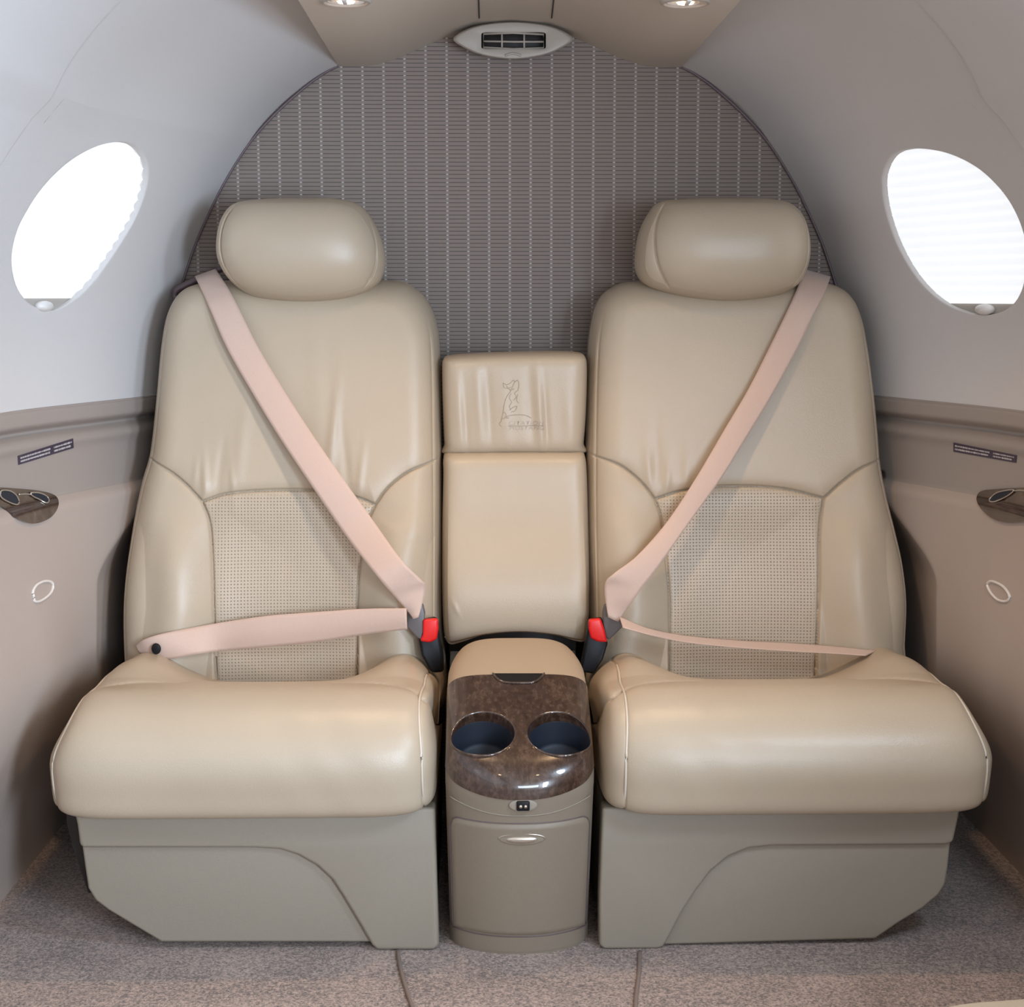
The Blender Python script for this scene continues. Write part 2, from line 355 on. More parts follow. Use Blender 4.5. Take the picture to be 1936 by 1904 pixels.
for side in(-1,1):
    R=side>0
    loop=np.array([onwall(a,b,side) for a,b in WIN[side]]); 
    L=crom(loop[:,1:],144,True)[:-1]   # (Y,z)
    winloops[side]=L
    def P3(Y,z): 
        x=wallx(Y,z,R)-crease(side,Y,z); return np.stack([side*x,Y+0*x,z+0*x],-1)
    V=[];Fc=[]
    def addgrid(P,flip=False):
        n0=sum(len(v) for v in V); V.append(P.reshape(-1,3)); Fc.append(gridfaces(P.shape[0],P.shape[1],flip)+n0)
    ystart=-.9 if side<0 else .55
    ys0=np.r_[np.linspace(ystart,1.82,12),np.linspace(1.83,YW0,70)]; ys1=np.linspace(YW0,YW1,120); ys2=np.linspace(YW1,2.665,40)
    zup=np.linspace(ZW0,ZW1,100); 
    zr=np.linspace(ZW1,ZW1,1)
    def upper(ys,zz): Yg,Zg=np.meshgrid(ys,zz,indexing='ij'); addgrid(P3(Yg,Zg),side<0)
    upper(ys0,zup); upper(ys2,zup)
    allY=np.r_[ys0[:-1],ys1[:-1],ys2]
    zz=np.linspace(.7195,ZW0,24); upper(allY,zz)
    # around the window opening: loop -> rectangle
    cY,cz=L.mean(0); ang=np.arctan2(L[:,1]-cz,L[:,0]-cY)
    rect=[]
    for a in ang:
        c,s_=math.cos(a),math.sin(a); t=min([(YW1-cY)/c if c>1e-9 else 1e9,(YW0-cY)/c if c<-1e-9 else 1e9,(ZW1-cz)/s_ if s_>1e-9 else 1e9,(ZW0-cz)/s_ if s_<-1e-9 else 1e9]); rect.append((cY+c*t,cz+s_*t))
    rect=np.array(rect)
    for cY_,cz_ in ((YW0,ZW0),(YW0,ZW1),(YW1,ZW0),(YW1,ZW1)):
        i=np.argmin(np.hypot(rect[:,0]-cY_,rect[:,1]-cz_)); rect[i]=(cY_,cz_)
    k=np.linspace(0,1,40)[None,:,None]; Q=L[:,None]*(1-k)+rect[:,None]*k
    P=P3(Q[...,0],Q[...,1])
    # rolled reveal going outwards
    rr=[]; 
    for q in np.linspace(0,1,8)[::-1]:
        a=q*math.pi/2; c=L+(np.array([cY,cz])-L)*.012*math.sin(a); p=P3(c[:,0],c[:,1]); p[:,0]+=side*(.004*(1-math.cos(a))) ; rr.append(p)
    last=rr[0].copy(); last[:,0]+=side*.004
    P=np.concatenate([last[:,None]]+[x[:,None] for x in rr[:-1]]+[P],1)
    Pw=np.vstack([P,P[:1]]); addgrid(Pw,side>0)
    # ceiling curve above z=1.13 up to the centre line
    ts=np.linspace(0,1,60); Yg,Tg=np.meshgrid(allY,ts,indexing='ij'); X,Z=topshell(Yg,Tg)
    ztop=Z[:,-1:]; 
    # blend last point to wall at ZW1
    x1=wallx(allY,np.full(len(allY),ZW1),R)[:,None]; w=sstep(Tg,.55,1); zc=Z*(1-w)+w*(ZW1+(Z-Z[:,-1:])); xc=X+(x1-X[:,-1:])*w
    cr=crease(side,Yg,zc)*w
    addgrid(np.stack([side*(xc-cr),Yg,zc],-1),side>0)
    Vv=np.vstack(V);Ff=np.vstack(Fc)
    o=link('wall_left' if side<0 else 'wall_right',meshof(Vv,Ff),M_up); tag(o,kind='structure')
    bm=bmesh.new(); bm.from_mesh(o.data); bmesh.ops.remove_doubles(bm,verts=bm.verts,dist=.0006); bmesh.ops.recalc_face_normals(bm,faces=bm.faces); bm.to_mesh(o.data); bm.free(); o.data.polygons.foreach_set('use_smooth',[True]*len(o.data.polygons))
    # lower panels
    for nm,z0,z1,mt,nz in (('sidewall_band',.588,.7195,M_band,60),('lower_panel',0,.588,M_low,90)):
        Yg,Zg=np.meshgrid(allY,np.linspace(z0,z1,nz),indexing='ij'); x=wallx(Yg,Zg,R)
        link(nm,meshof(np.stack([side*x,Yg,Zg],-1).reshape(-1,3),gridfaces(len(allY),nz,side<0)),mt,o)
    # upper edge lip of the band
    tube('band_edge_trim',[(side*(float(wallx(y,.719,R))+.001),y,.719) for y in allY],.0025,M_band,o,6)

# bulkhead, floor
bo=[(-.80,-.02),(-.80,.6)]; 
me=meshof([(-.85,2.665,-.02),(.85,2.665,-.02),(.85,2.665,1.45),(-.85,2.665,1.45),(-.85,2.70,-.02),(.85,2.70,-.02),(.85,2.70,1.45),(-.85,2.70,1.45)],[(0,1,2,3),(7,6,5,4),(0,4,5,1),(3,2,6,7),(0,3,7,4),(1,5,6,2)])
tag(link('wall_back',me,M_bulk,smooth=False),kind='structure')
me=meshof([(-.9,-1,0),(.9,-1,0),(.9,2.67,0),(-.9,2.67,0),(-.9,-1,-.03),(.9,-1,-.03),(.9,2.67,-.03),(-.9,2.67,-.03)],[(0,1,2,3),(7,6,5,4),(0,4,5,1),(3,2,6,7),(0,3,7,4),(1,5,6,2)])
tag(link('floor',me,M_carpet,smooth=False),kind='structure')
def onfloor(px,py,z=.0):
    d=ray(px,py); return CAMP+d*((z-CAMZ)/d[2])
for i,pts in enumerate(([(752,1798),(757,1830),(768,1870),(785,1920)],[(1209,1800),(1208,1840),(1203,1880),(1200,1930)])):
    w=crom([onfloor(a,b,.0015) for a,b in pts],30); o=tube('trim_%d'%(i+1),w,.0028,plain('carpet_binding_%d'%i,(.21,.16,.135),.95),None,8); tag(o,kind='structure')
# bulkhead edge trim (thin shadow gap moulding)
for side in(-1,1):
    k=SEC[(SEC[:,0]>=.28)]; o=tube('trim_%d'%(4+side),[(side*(a-.001),2.658,b) for a,b in k],.0025,M_guide,None,6); tag(o,kind='structure')
# ceiling panel : wavy underside, flat in depth
cpz=lambda x: float(np.interp(abs(x),[0,.06,.10,.13,.16,.19,.22,.25,.28],[1.316,1.312,1.300,1.288,1.275,1.262,1.2545,1.2515,1.252]))
cx=crom([(x,cpz(x)) for x in np.linspace(-.28,.28,29)],90)
pr=[]; yl=np.r_[np.linspace(-.9,1.9,8),np.linspace(2.0,2.664,20)]
V=[];
ring=[(x,z) for x,z in cx]+[(.283,1.256),(.30,1.40),(-.30,1.40),(-.283,1.256)]
n=len(ring)
for y in yl: V+=[(x,y,z) for x,z in ring]
Fc=[(i*n+k,(i+1)*n+k,(i+1)*n+(k+1)%n,i*n+(k+1)%n) for i in range(len(yl)-1) for k in range(n)]+[tuple(range(n)),tuple(range(len(V)-1,len(V)-n-1,-1))]
ceil=link('ceiling',meshof(V,Fc),M_ceil); tag(ceil,kind='structure'); flat(ceil,50)
bm=bmesh.new(); bm.from_mesh(ceil.data); bmesh.ops.recalc_face_normals(bm,faces=bm.faces); bm.to_mesh(ceil.data); bm.free()
def onceil(px,py):
    d=ray(px,py); 
    for s in np.linspace(1.5,2.66,1200):
        p=CAMP+d*(s/d[1])
        if p[2]>cpz(p[0]): return p
    return p
for a,b in (((906,34),(903,-60)),((1043,34),(1053,-60))):
    p,q=onceil(*a),onceil(*b); tube('panel_seam',[p,(p+q)/2,q],.0012,M_dark,ceil,6)

# windows and shades
for side in(-1,1):
    L=winloops[side]; R=side>0; cY,cz=L.mean(0)
    x0=lambda Y,z: wallx(Y,z,R)
    # outer frame ring and pane
    ex=L+(L-[cY,cz])*.12; n=len(L)
    V=[];
    for sc,dx in((1.06,.030),(1.3,.026),(1.3,.050),(1.06,.050)):
        q=np.array([cY,cz])+(L-[cY,cz])*sc; V+= [ (side*(float(wallx(a,min(b,1.2),R))+dx),a,b) for a,b in q]
    Fc=[(r*n+k,r*n+(k+1)%n,((r+1)%4)*n+(k+1)%n,((r+1)%4)*n+k) for r in range(4) for k in range(n)]
    w=link('window_1' if side<0 else 'window_2',meshof(V,Fc),M_rail); tag(w,kind='structure')
    q=np.array([cY,cz])+(L-[cY,cz])*1.1
    V=[(side*(float(wallx(cY,cz,R))+.115-.5*(b-cz)),a,b) for a,b in q]; 
    gp=NT('acrylic_pane'); tr_=gp.n('ShaderNodeBsdfTransparent'); gl_=gp.n('ShaderNodeBsdfGlossy'); gl_.inputs['Roughness'].default_value=.03; mx_=gp.n('ShaderNodeMixShader'); mx_.inputs[0].default_value=.05
    gp.l(tr_.outputs[0],mx_.inputs[1]); gp.l(gl_.outputs[0],mx_.inputs[2]); gp.l(mx_.outputs[0],gp.t.nodes['Material Output'].inputs[0])
    link('pane',meshof(V,[tuple(range(n))]),gp.m,w)
    # pleated shade
    sh=empty('window_shade',(side*(float(wallx(cY,cz,R))+.04),cY,cz),('white pleated shade lit by daylight in the left oval window' if side<0 else 'white pleated shade lit by daylight in the right oval window'),'window shade','pleated window shades')
    zb=onwall(110,564,-1)[2] if side<0 else onwall(1858,574,1)[2]
    nz=34; zs=np.linspace(zb,L[:,1].max()+.02,nz); ys=np.linspace(L[:,0].min()-.02,L[:,0].max()+.012,24)
    P=np.array([[(side*(float(wallx(y,z,R))+.0070+(.0085 if j%2 else 0)),y,z) for j,z in enumerate(zs)] for y in ys])
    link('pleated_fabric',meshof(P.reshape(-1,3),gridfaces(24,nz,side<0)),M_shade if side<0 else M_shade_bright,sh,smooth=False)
    ra=[(side*(float(wallx(y,zb,R))+.016),y,zb-.006) for y in ys]
    V=[]
    for p in ra:
        for dx,dz in((-.006,-.034),(-.006,.007),(.012,.007),(.012,-.034)): V.append((p[0]+side*dx,p[1],p[2]+dz))
    Fc=[(i*4+k,(i+1)*4+k,(i+1)*4+(k+1)%4,i*4+(k+1)%4) for i in range(len(ra)-1) for k in range(4)]+[(0,1,2,3),tuple(len(V)-1-k for k in range(4))]
    me=meshof(V,Fc); bevelmesh(me,.001,2); flat(link('shade_rail',me,M_rail,sh))
    hp=onwall(85,579,-1) if side<0 else onwall(1860,585,1)
    bm=bmesh.new(); bmesh.ops.create_uvsphere(bm,u_segments=32,v_segments=16,radius=1); 
    tY=.024; M=Matrix.Translation((hp[0]+side*.003,hp[1]+.004,hp[2]))@Matrix.Diagonal((.013,tY,.008,1)); bmesh.ops.transform(bm,matrix=M,verts=bm.verts); me=bpy.data.meshes.new('m'); bm.to_mesh(me); bm.free()
    link('shade_handle',me,M_handle,sh)

# windows forward, out of frame; right shade is added glowing fill for left wall
for side,mt,nn in((1,M_shade_fill,'fill_window_3'),(-1,M_shade,'window_4')):
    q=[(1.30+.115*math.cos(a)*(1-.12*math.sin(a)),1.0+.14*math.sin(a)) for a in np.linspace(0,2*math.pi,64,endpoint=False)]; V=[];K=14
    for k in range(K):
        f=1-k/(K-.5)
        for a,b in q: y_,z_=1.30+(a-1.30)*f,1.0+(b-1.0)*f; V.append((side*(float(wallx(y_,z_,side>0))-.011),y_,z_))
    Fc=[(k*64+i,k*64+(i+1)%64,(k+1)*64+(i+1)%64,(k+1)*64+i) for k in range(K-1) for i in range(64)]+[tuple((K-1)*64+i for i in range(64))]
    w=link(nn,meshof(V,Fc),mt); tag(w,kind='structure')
    tube('window_frame',[(side*(float(wallx(a,b,side>0))-.010),a,b) for a,b in q],.006,M_up,w,8,closed=True)

# ------------------------------------------------------------------ soft panels
def pillow(out_px,Yb,T,r,nu,nv,skirt,seams=(),puff=.004,lam=14,gd=.0028,gw=2.0,extra=None,edgepipe=None,pw=2.2,e=.75,uvprof=False,no_puff_edge=True):
    """cushion front from a closed outline; Yb(px,py)=depth of the back plane. Returns P grid, px grid, faces with skirt"""
    out=crom(out_px,700,True)[:-1]
    g=coons(out,nu,nv,e=e); Q=g.reshape(-1,2)
    d=pdist(Q,np.vstack([out,out[:1]])).reshape(nu,nv); d[0]=d[-1]=0; d[:,0]=0; d[:,-1]=0
    k=np.clip(d/r,0,1); h=T*(1-(1-k)**pw)**(1/pw)
    if uvprof:
        uu=np.linspace(-1,1,nu); tt=clus(nu,e)*2-1; ss=clus(nv,e)*2-1
        h=T*np.clip((1-np.abs(tt[:,None])**uvprof[0])*(1-np.abs(ss[None,:])**uvprof[1]),0,1)**(1/uvprof[2])
        k=np.clip(d/14,0,1)
    ds=np.full((nu,nv),1e9)
    for s in seams: ds=np.minimum(ds,pdist(Q,crom(s,80)).reshape(nu,nv))
    if seams:
        kg=np.clip(d/16,0,1); h=h+k*(puff*(1-np.exp(-(ds/lam)))-puff)-kg*gd*np.exp(-(ds/gw)**2)
    if extra is not None: h=h+extra(g,d)*np.clip(d/12,0,1)
    if edgepipe: 
        q=edgepipe; mk=sstep(g[...,1],575,680); h=h+mk*(.0018*np.exp(-((d-q)/2.4)**2)-.0022*np.exp(-((d-q-5.5)/1.7)**2))
    yb=Yb(g[...,0],g[...,1])
    D=np.array(fw)+rt*((g[...,0:1]-CX)/F)-up*((g[...,1:2]-CY)/F)
    P=CAMP+D*(yb/D[...,1])[...,None]       # position of the outline plane
    # swell forwards (-Y) and slightly along the lean
    P=P.copy(); P[...,1]-=h
    return P,g,ds,d
def skirtfaces(P,skirt):
    nu,nv=P.shape[:2]; a=np.arange(nu*nv).reshape(nu,nv)
    b=np.r_[a[:,0],a[-1,1:],a[-2::-1,-1],a[0,-2:0:-1]]; V=P.reshape(-1,3); B=V[b].copy(); 
    c=B.mean(0); n=len(b); lay=[b]; VV=[V]; n0=len(V)
    for f,dy in ((1.0,.35),(.995,.7),(.97,.93),(.9,1.0)):
        q=B.copy(); q[:,1]+=skirt*dy; q[:,0]=c[0]+(q[:,0]-c[0])*f; q[:,2]=c[2]+(q[:,2]-c[2])*f; VV.append(q); lay.append(np.arange(n0,n0+n)); n0+=n
    Fs=[]
    for l0,l1 in zip(lay[:-1],lay[1:]):
        Fs.append(np.stack([l0,np.roll(l0,-1),np.roll(l1,-1),l1],-1))
    VV.append(B.mean(0)[None]+[[0,skirt,0]]); l=lay[-1]; 
    Fs.append(np.stack([l,np.roll(l,-1),np.full(n,n0),np.full(n,n0)],-1))
    return np.vstack(VV),np.vstack(Fs)
def clean(me):
    bm=bmesh.new(); bm.from_mesh(me); bmesh.ops.remove_doubles(bm,verts=bm.verts,dist=1e-5); bmesh.ops.dissolve_degenerate(bm,dist=1e-7,edges=bm.edges); bmesh.ops.recalc_face_normals(bm,faces=bm.faces); bm.to_mesh(me); bm.free(); return me
def soft(name,P,skirt,mat,parent,label=None):
    V,Fs=skirtfaces(P,skirt); nu,nv=P.shape[:2]
    Ff=np.vstack([gridfaces(nu,nv),Fs]); 
    tri=[tuple(f) if f[2]!=f[3] else tuple(f[:3]) for f in Fs]
    me=meshof(V,[tuple(f) for f in gridfaces(nu,nv)]+tri); clean(me); o=link(name,me,mat,parent)
    if label:o['label']=label
    return o
def backrest(parent,out,seams,ins_poly,bol_polys,Yb,wr):
    ip=np.array(ins_poly,float)
    def extra(g,d):
        x,y=g[...,0],g[...,1]
        di=pdist(g.reshape(-1,2),np.vstack([crom(ins_poly,200),crom(ins_poly,200)[:1]])).reshape(x.shape); ins=inside(g,ip)
        h=-.016*np.where(ins,1-np.exp(-di/45.),0)*sstep(y,900,1050)
        low=sstep(y,880,1060)
        bl=np.where(~ins,1-np.exp(-di/22.),0)*low*(.026*np.exp(-((np.minimum(di,120)-62)/52.)**2)); h=h+bl
        h=h-.010*np.where(ins,0,np.exp(-di/10.))*low*0
        # lumbar swell
        h=h+.012*np.exp(-((y-1110)/110.)**2)
        # shallow creases gathered above the seam
        for (wx,wy,sx,sy,am) in wr: 
            xx=x-wx-.12*(y-wy)*np.sin(wx); h=h+am*np.exp(-(xx/sx)**2-((y-wy)/sy)**2)
        return h
    P,g,ds,d=pillow(out,Yb,.085,62,420,600,.06,seams,puff=.006,lam=13,gd=.0055,gw=1.7,extra=extra,edgepipe=9,pw=2.3)
    cen=g[:-1,:-1]*.25+g[1:,:-1]*.25+g[:-1,1:]*.25+g[1:,1:]*.25
    ff=gridfaces(P.shape[0],P.shape[1],True).reshape(P.shape[0]-1,P.shape[1]-1,4)
    mi=inside(cen,ip); mb=[inside(cen,np.array(b,float))&~mi for b in bol_polys]
    rest=~mi
    for m in mb: rest&=~m
    NN=norms(P).reshape(-1,3); NN=NN if NN[len(NN)//2][1]<0 else -NN
    V,Fs=skirtfaces(P,.06); Fs=Fs[:,::-1]; Fs=Fs[Fs[:,0]!=Fs[:,1]]
    me=meshof(*(lambda a,b:(a,b))(*compact(V,np.vstack([ff[rest],Fs]))))
    br=link('backrest',me,M_leather,parent)
    def part(name,m,mat):
        fs=ff[m]; u=np.unique(fs.ravel()); a,b=compact(V,fs); me=meshof(a,b); o=link(name,me,mat,br)
        me.normals_split_custom_set_from_vertices([tuple(v) for v in NN[u]])
        at_=me.attributes.new('seam_gap','FLOAT','POINT'); at_.data.foreach_set('value',np.ascontiguousarray(ds.ravel()[u]).astype(np.float32)); return o
    part('perforated_insert',mi,M_perf)['label']='perforated leather insert'
    for m in mb: part('side_bolster',m,M_leather)
    u=np.unique(np.vstack([ff[rest],Fs]).ravel()); me=br.data
    me.normals_split_custom_set_from_vertices([tuple(NN[k]) if (k<len(NN) and 3<k%600<596 and 3<k//600<416) else (0,0,0) for k in u])
    return br,P,g
def headrest(parent,out,seams,Yb):
    def extra(g,d): return .012*np.exp(-((g[...,1]-470)/95.)**2)
    P,g,ds,d=pillow(out,Yb,.075,85,240,200,.05,seams,puff=.007,lam=14,gd=.0045,gw=1.7,extra=extra,uvprof=(3.2,2.6,1.9))
    return soft('headrest',P,.045,M_leather,parent)

def cushion(parent,xl,xr,inner,hump_in,hump_out):
    """seat cushion swept along a side profile; inner=+1 when the cabin aisle side is +x"""
    prof=crom([(.50,.197),(.12,.194),(.045,.196),(.016,.204),(.005,.236),(.0,.272),(.010,.308),(.040,.338),(.085,.353),(.13,.352),(.19,.342),(.27,.320),(.36,.295),(.50,.270)],260)
    nu=380; t=np.linspace(-1,1,nu); s=np.sin(t*math.pi/2); s=.35*t+.65*s
    n=9.; k=(1-np.abs(s)**n)**(1/n); core=np.array([.22,.27])
    xc=(xl+xr)/2; hw=(xr-xl)/2
    S=s[:,None]+0*prof[None,:,0]; si=S*inner   # si=+1 on the inner side
    yo=prof[None,:,0]+0*S; zo=prof[None,:,1]+0*S
    vv=np.linspace(0,1,260)[None]+0*S
    topm=sstep(vv,.50,.62)
    # side bolsters behind the front roll
    hi=np.exp(-((si-.78)/.25)**2*1.0)*sstep(yo,.14,.27)*topm*hump_in; ho=np.exp(-((si+.76)/.30)**2)*sstep(yo,.14,.27)*topm*hump_out
    zo=zo+(hi+ho)*np.where(yo>.14,1,0)*(1+ .0*yo)
    zo=zo+np.where(topm>0,(yo-.19).clip(0)*.16,0)*(np.exp(-((si-.80)/.22)**2)+np.exp(-((si+.76)/.3)**2))
    # soft waviness of the front roll
    zo=zo-.004*topm*np.cos(S*2.2)*0
    yo=yo-.006*np.exp(-((zo-.27)/.05)**2)*(1-S**2)
    Y=core[0]+(yo-core[0])*(.02+.98*k[:,None]); Z=core[1]+(zo-core[1])*(.02+.98*k[:,None])
    X=xc+hw*S-inner*(.008*np.clip(si,0,1)**3-.030*np.clip(-si,0,1)**3)*sstep(zo,.265,.37)
    # gentle swell of outer faces
    P=np.stack([X,2.0+Y,Z],-1)
    N=norms(P); 
    c=np.array([xc,2.0+core[0],core[1]]); 
    if ((P-c)*N).sum()<0: N=-N
    # seams
    disp=np.zeros(S.shape)
    us=S*hw; SS=(-.945,.885) if inner>0 and False else ((-.885,.945) if inner<0 else (-.945,.945))
    for ss in SS:
        f=sstep(vv,.20,.26)*(1-sstep(vv,.97,1.0)); off=(ss+ .010*np.sin(vv*9))*hw
        dd=np.abs(us-off); disp-= f*(.0016*np.exp(-(dd/.0016)**2)); disp+=f*.003*(1-np.exp(-dd/.012))-f*.003
    # seam between the front roll and side bolsters
    seam=[]
    for sg,pts in ((1,[(.98,.075),(.88,.115),(.74,.150),(.58,.165),(.45,.17)]),(-1,[(-.98,.13),(-.86,.15),(-.7,.165),(-.55,.175),(-.42,.18)])):
        q=crom([(a*hw,b) for a,b in pts],50); si_=si*hw
        dd=pdist(np.stack([si_,yo],-1),q).reshape(S.shape); dd=np.where(vv>.5,dd,1)
        disp+= -.0055*np.exp(-(dd/.0020)**2)-.004*np.exp(-(dd/.012))
    # light creasing
    disp+= .0004*np.sin(S*23+zo*60)*np.exp(-((vv-.52)/.1)**2)*np.exp(-((si-.5)/.3)**2)
    P=P+N*disp[...,None]
    me=meshof(P.reshape(-1,3),gridfaces(nu,260)); clean(me)
    o=link('seat_cushion',me,M_leather,parent)
    for ss in SS:
        q=[]
        for j in range(60,205):
            i=np.argmin(np.abs(s-(ss+.010*math.sin(j/259*9)))); q.append(P[i,j]+N[i,j]*.0016)
        tube('piping',crom(np.array(q)[::12],120),.0018,M_pipe,o,6)
    return o,P

def seat(side,label,X,backout,seams,ins,bols,hout,hseams,wr):
    e=empty('aircraft_seat',((X[0]+X[1])/2,2.3,0),label,'seat')
    Yb=lambda px,py: np.interp(py,[520,900,1330],[2.575,2.51,2.455])+0*px
    br,P,g=backrest(e,backout,seams,ins,bols,Yb,wr)
    headrest(e,hout,hseams,lambda px,py: 2.500+0*px)
    # headrest posts
    hc=at(*(np.mean(hout,axis=0)),2.585)
    for dx in(-.05,.05): tube('headrest_post',[(hc[0]+dx,2.60,hc[2]-.12),(hc[0]+dx,2.60,hc[2]-.02)],.006,M_metal,e,10)
    cushion(e,X[0],X[1],-side,.022,.026)
    return e,P,g

BL=[(250,1330),(243,1240),(242,1150),(247,1070),(260,975),(274,905),(289,850),(300,755),(310,650),(322,590),(345,552),(380,536),(440,530),(600,528),(740,530),(785,545),(812,575),(827,620),(832,680),(834,800),(836,1000),(836,1180),(837,1330),(700,1350),(400,1350)]
SL=[[(289,856),(335,878),(370,905),(399,936)],[(399,936),(413,975),(419,1040),(422,1120),(425,1350)],[(399,936),(450,921),(540,915),(620,917),(680,928),(716,942)],[(716,942),(740,910),(780,880),(836,860)],[(716,942),(700,980),(690,1040),(684,1120),(684,1350)]]
IL=[(399,936),(425,927),(450,921),(540,915),(620,917),(680,928),(716,942),(706,960),(700,980),(690,1040),(684,1120),(684,1350),(425,1350),(422,1120),(419,1040),(413,975)]
BLP=[[(230,850),(289,856),(335,878),(370,905),(399,936),(413,975),(419,1040),(422,1120),(425,1360),(200,1360)],[(860,852),(836,860),(780,880),(740,910),(716,942),(700,980),(690,1040),(684,1120),(684,1360),(860,1360)]]
HL=[(411,445),(422,408),(446,384),(500,376),(580,375),(640,376),(682,390),(709,425),(725,470),(727,505),(712,538),(668,561),(600,571),(530,569),(474,558),(434,528),(412,488)]
HSL=[[(462,370),(436,415),(427,455),(431,495),(448,530),(485,566)],[(672,374),(700,418),(714,470),(708,518),(668,575)]]
WL=[(405,895,7,45,.0028),(432,880,8,60,-.0018),(455,900,6,35,.0016),(388,880,6,30,.0014),(640,800,9,80,.0035),(662,860,8,60,-.0022),(690,880,7,50,.002),(470,840,12,90,.0018),(500,700,90,140,.004),(610,720,16,120,.0012)]
sl,PL,GL=seat(-1,'pale cream leather aircraft seat on the left, its wide flat lap belt crossing the backrest',(-.626,-.110),BL,SL,IL,BLP,HL,HSL,WL)
BR=[(1113,1330),(1110,1180),(1107,1000),(1108,800),(1111,680),(1117,615),(1130,570),(1155,545),(1200,532),(1350,528),(1520,530),(1570,538),(1600,556),(1620,592),(1633,650),(1645,740),(1652,810),(1657,870),(1668,930),(1682,990),(1694,1050),(1701,1120),(1700,1200),(1697,1330),(1520,1350),(1250,1350)]
SR=[[(1107,852),(1160,868),(1200,898),(1228,932)],[(1228,932),(1240,972),(1248,1050),(1253,1130),(1253,1350)],[(1228,932),(1270,918),(1320,910),(1400,908),(1470,914),(1537,930)],[(1537,930),(1568,902),(1608,874),(1657,860)],[(1537,930),(1529,980),(1526,1060),(1521,1350)]]
IR=[(1228,932),(1270,918),(1320,910),(1400,908),(1470,914),(1537,930),(1529,980),(1526,1060),(1521,1350),(1253,1350),(1253,1130),(1248,1050),(1240,972)]
BRP=[[(1090,846),(1107,852),(1160,868),(1200,898),(1228,932),(1240,972),(1248,1050),(1253,1130),(1253,1360),(1090,1360)],[(1537,930),(1568,902),(1608,874),(1657,860),(1720,850),(1740,1360),(1521,1360),(1526,1060),(1529,980)]]
HR=[(1203,480),(1210,440),(1226,405),(1248,382),(1300,376),(1380,375),(1450,376),(1492,384),(1518,410),(1530,455),(1527,500),(1508,537),(1470,558),(1400,569),(1340,568),(1275,557),(1225,540),(1205,515)]
HSR=[[(1262,372),(1238,415),(1231,462),(1241,512),(1278,572)],[(1488,372),(1512,410),(1519,458),(1512,500),(1480,562)]]
WR=[(1215,880,8,40,.0022),(1250,900,7,35,.0018),(1232,860,9,60,-.0016),(1285,890,9,45,.0016),(1400,860,60,60,.0016),(1480,700,90,140,.004)]
sr,PR,GR=seat(1,'cream leather aircraft seat on the right, its lap belt twisted to a thin edge',(.109,.636),BR,SR,IR,BRP,HR,HSR,WR)

# seat bases ---------------------------------------------------------
def base(e,side,shr,pan,groove):
    W=lambda pts,Y:[tuple(at(a,b,Y)[[0,2]]) for a,b in pts]
    def rnd(p): # keep resting on the floor
        return [(x,max(z,.0)) for x,z in p]
    me=prism(rnd(W(shr,2.055)),2.055,2.09); bevelmesh(me,.005,3,40); flat(link('base_shroud',me,M_shroud,e))
    me=prism(rnd(W(pan,2.064)),2.064,2.50); bevelmesh(me,.004,3,40); flat(link('base_panel',me,M_shroud,e))
# left: upper strip running into the leg on the aisle side
shL=[(138,1528),(145,1560),(150,1600),(158,1604),(480,1604),(530,1607),(565,1618),(600,1638),(628,1664),(650,1698),(680,1748),(703,1788),(712,1797),(822,1797),(830,1786),(827,1700),(824,1600),(822,1528)]
paL=[(150,1535),(155,1604),(160,1640),(166,1680),(180,1703),(205,1722),(305,1782),(716,1782),(822,1782),(822,1535)]
base(sl,-1,shL,paL,None)
shR=[(1139,1528),(1136,1600),(1133,1700),(1133,1788),(1142,1798),(1243,1798),(1254,1792),(1262,1778),(1290,1725),(1318,1682),(1345,1647),(1378,1620),(1415,1605),(1460,1600),(1790,1598),(1803,1592),(1812,1550),(1816,1528)]
paR=[(1142,1535),(1140,1782),(1262,1787),(1655,1776),(1700,1745),(1745,1718),(1775,1693),(1788,1672),(1793,1640),(1797,1600),(1806,1535)]
base(sr,1,shR,paR,None)
for e,q,Y in((sl,[(124,1530),(126,1560),(136,1600),(150,1640),(166,1690),(172,1690),(172,1530)],2.09),):
    me=prism([tuple(at(a,b,Y)[[0,2]]) for a,b in q],Y,Y+.05); bevelmesh(me,.004,2); flat(link('adjuster_bracket',me,M_dark,e))
for e,x in((sl,-.36),(sr,.37)):
    me=boxm(.30,.30,.10,Matrix.Translation((x,2.28,.145))); bevelmesh(me,.006,2); flat(link('seat_frame',me,M_dark,e))

# centre back pads ----------------------------------------------------
PU=[(836,700),(838,680),(850,672),(900,668),(970,665),(1050,664),(1092,666),(1106,675),(1109,700),(1107,780),(1103,835),(1100,856),(970,858),(845,858),(840,835),(837,760)]
wrU=[(868,770,9,70,.0022),(882,800,7,70,-.0018),(905,760,10,80,.0026),(925,770,8,80,-.0018),(1002,770,10,70,-.0022),(1018,780,8,80,.0028),(1030,790,6,60,-.0018),(1075,790,14,60,.002),(955,790,12,70,.0012)]
def exU(g,d):
    x,y=g[...,0],g[...,1]; h=0*x
    for (wx,wy,sx,sy,am) in wrU: h=h+am*np.exp(-((x-wx-.06*(y-wy))/sx)**2-((y-wy)/sy)**2)
    return h
eU=empty('centre_back_cushion',(0,2.5,.60),'short cream leather pad embossed with a horse and lettering, between the two backrests','cushion')
P,g,_,_=pillow(PU,lambda px,py:2.515-.0*px,.055,26,260,200,.05,(),extra=exU,uvprof=(14,11,2.0))
oU=soft('leather_pad',P,.05,M_leather,eU)
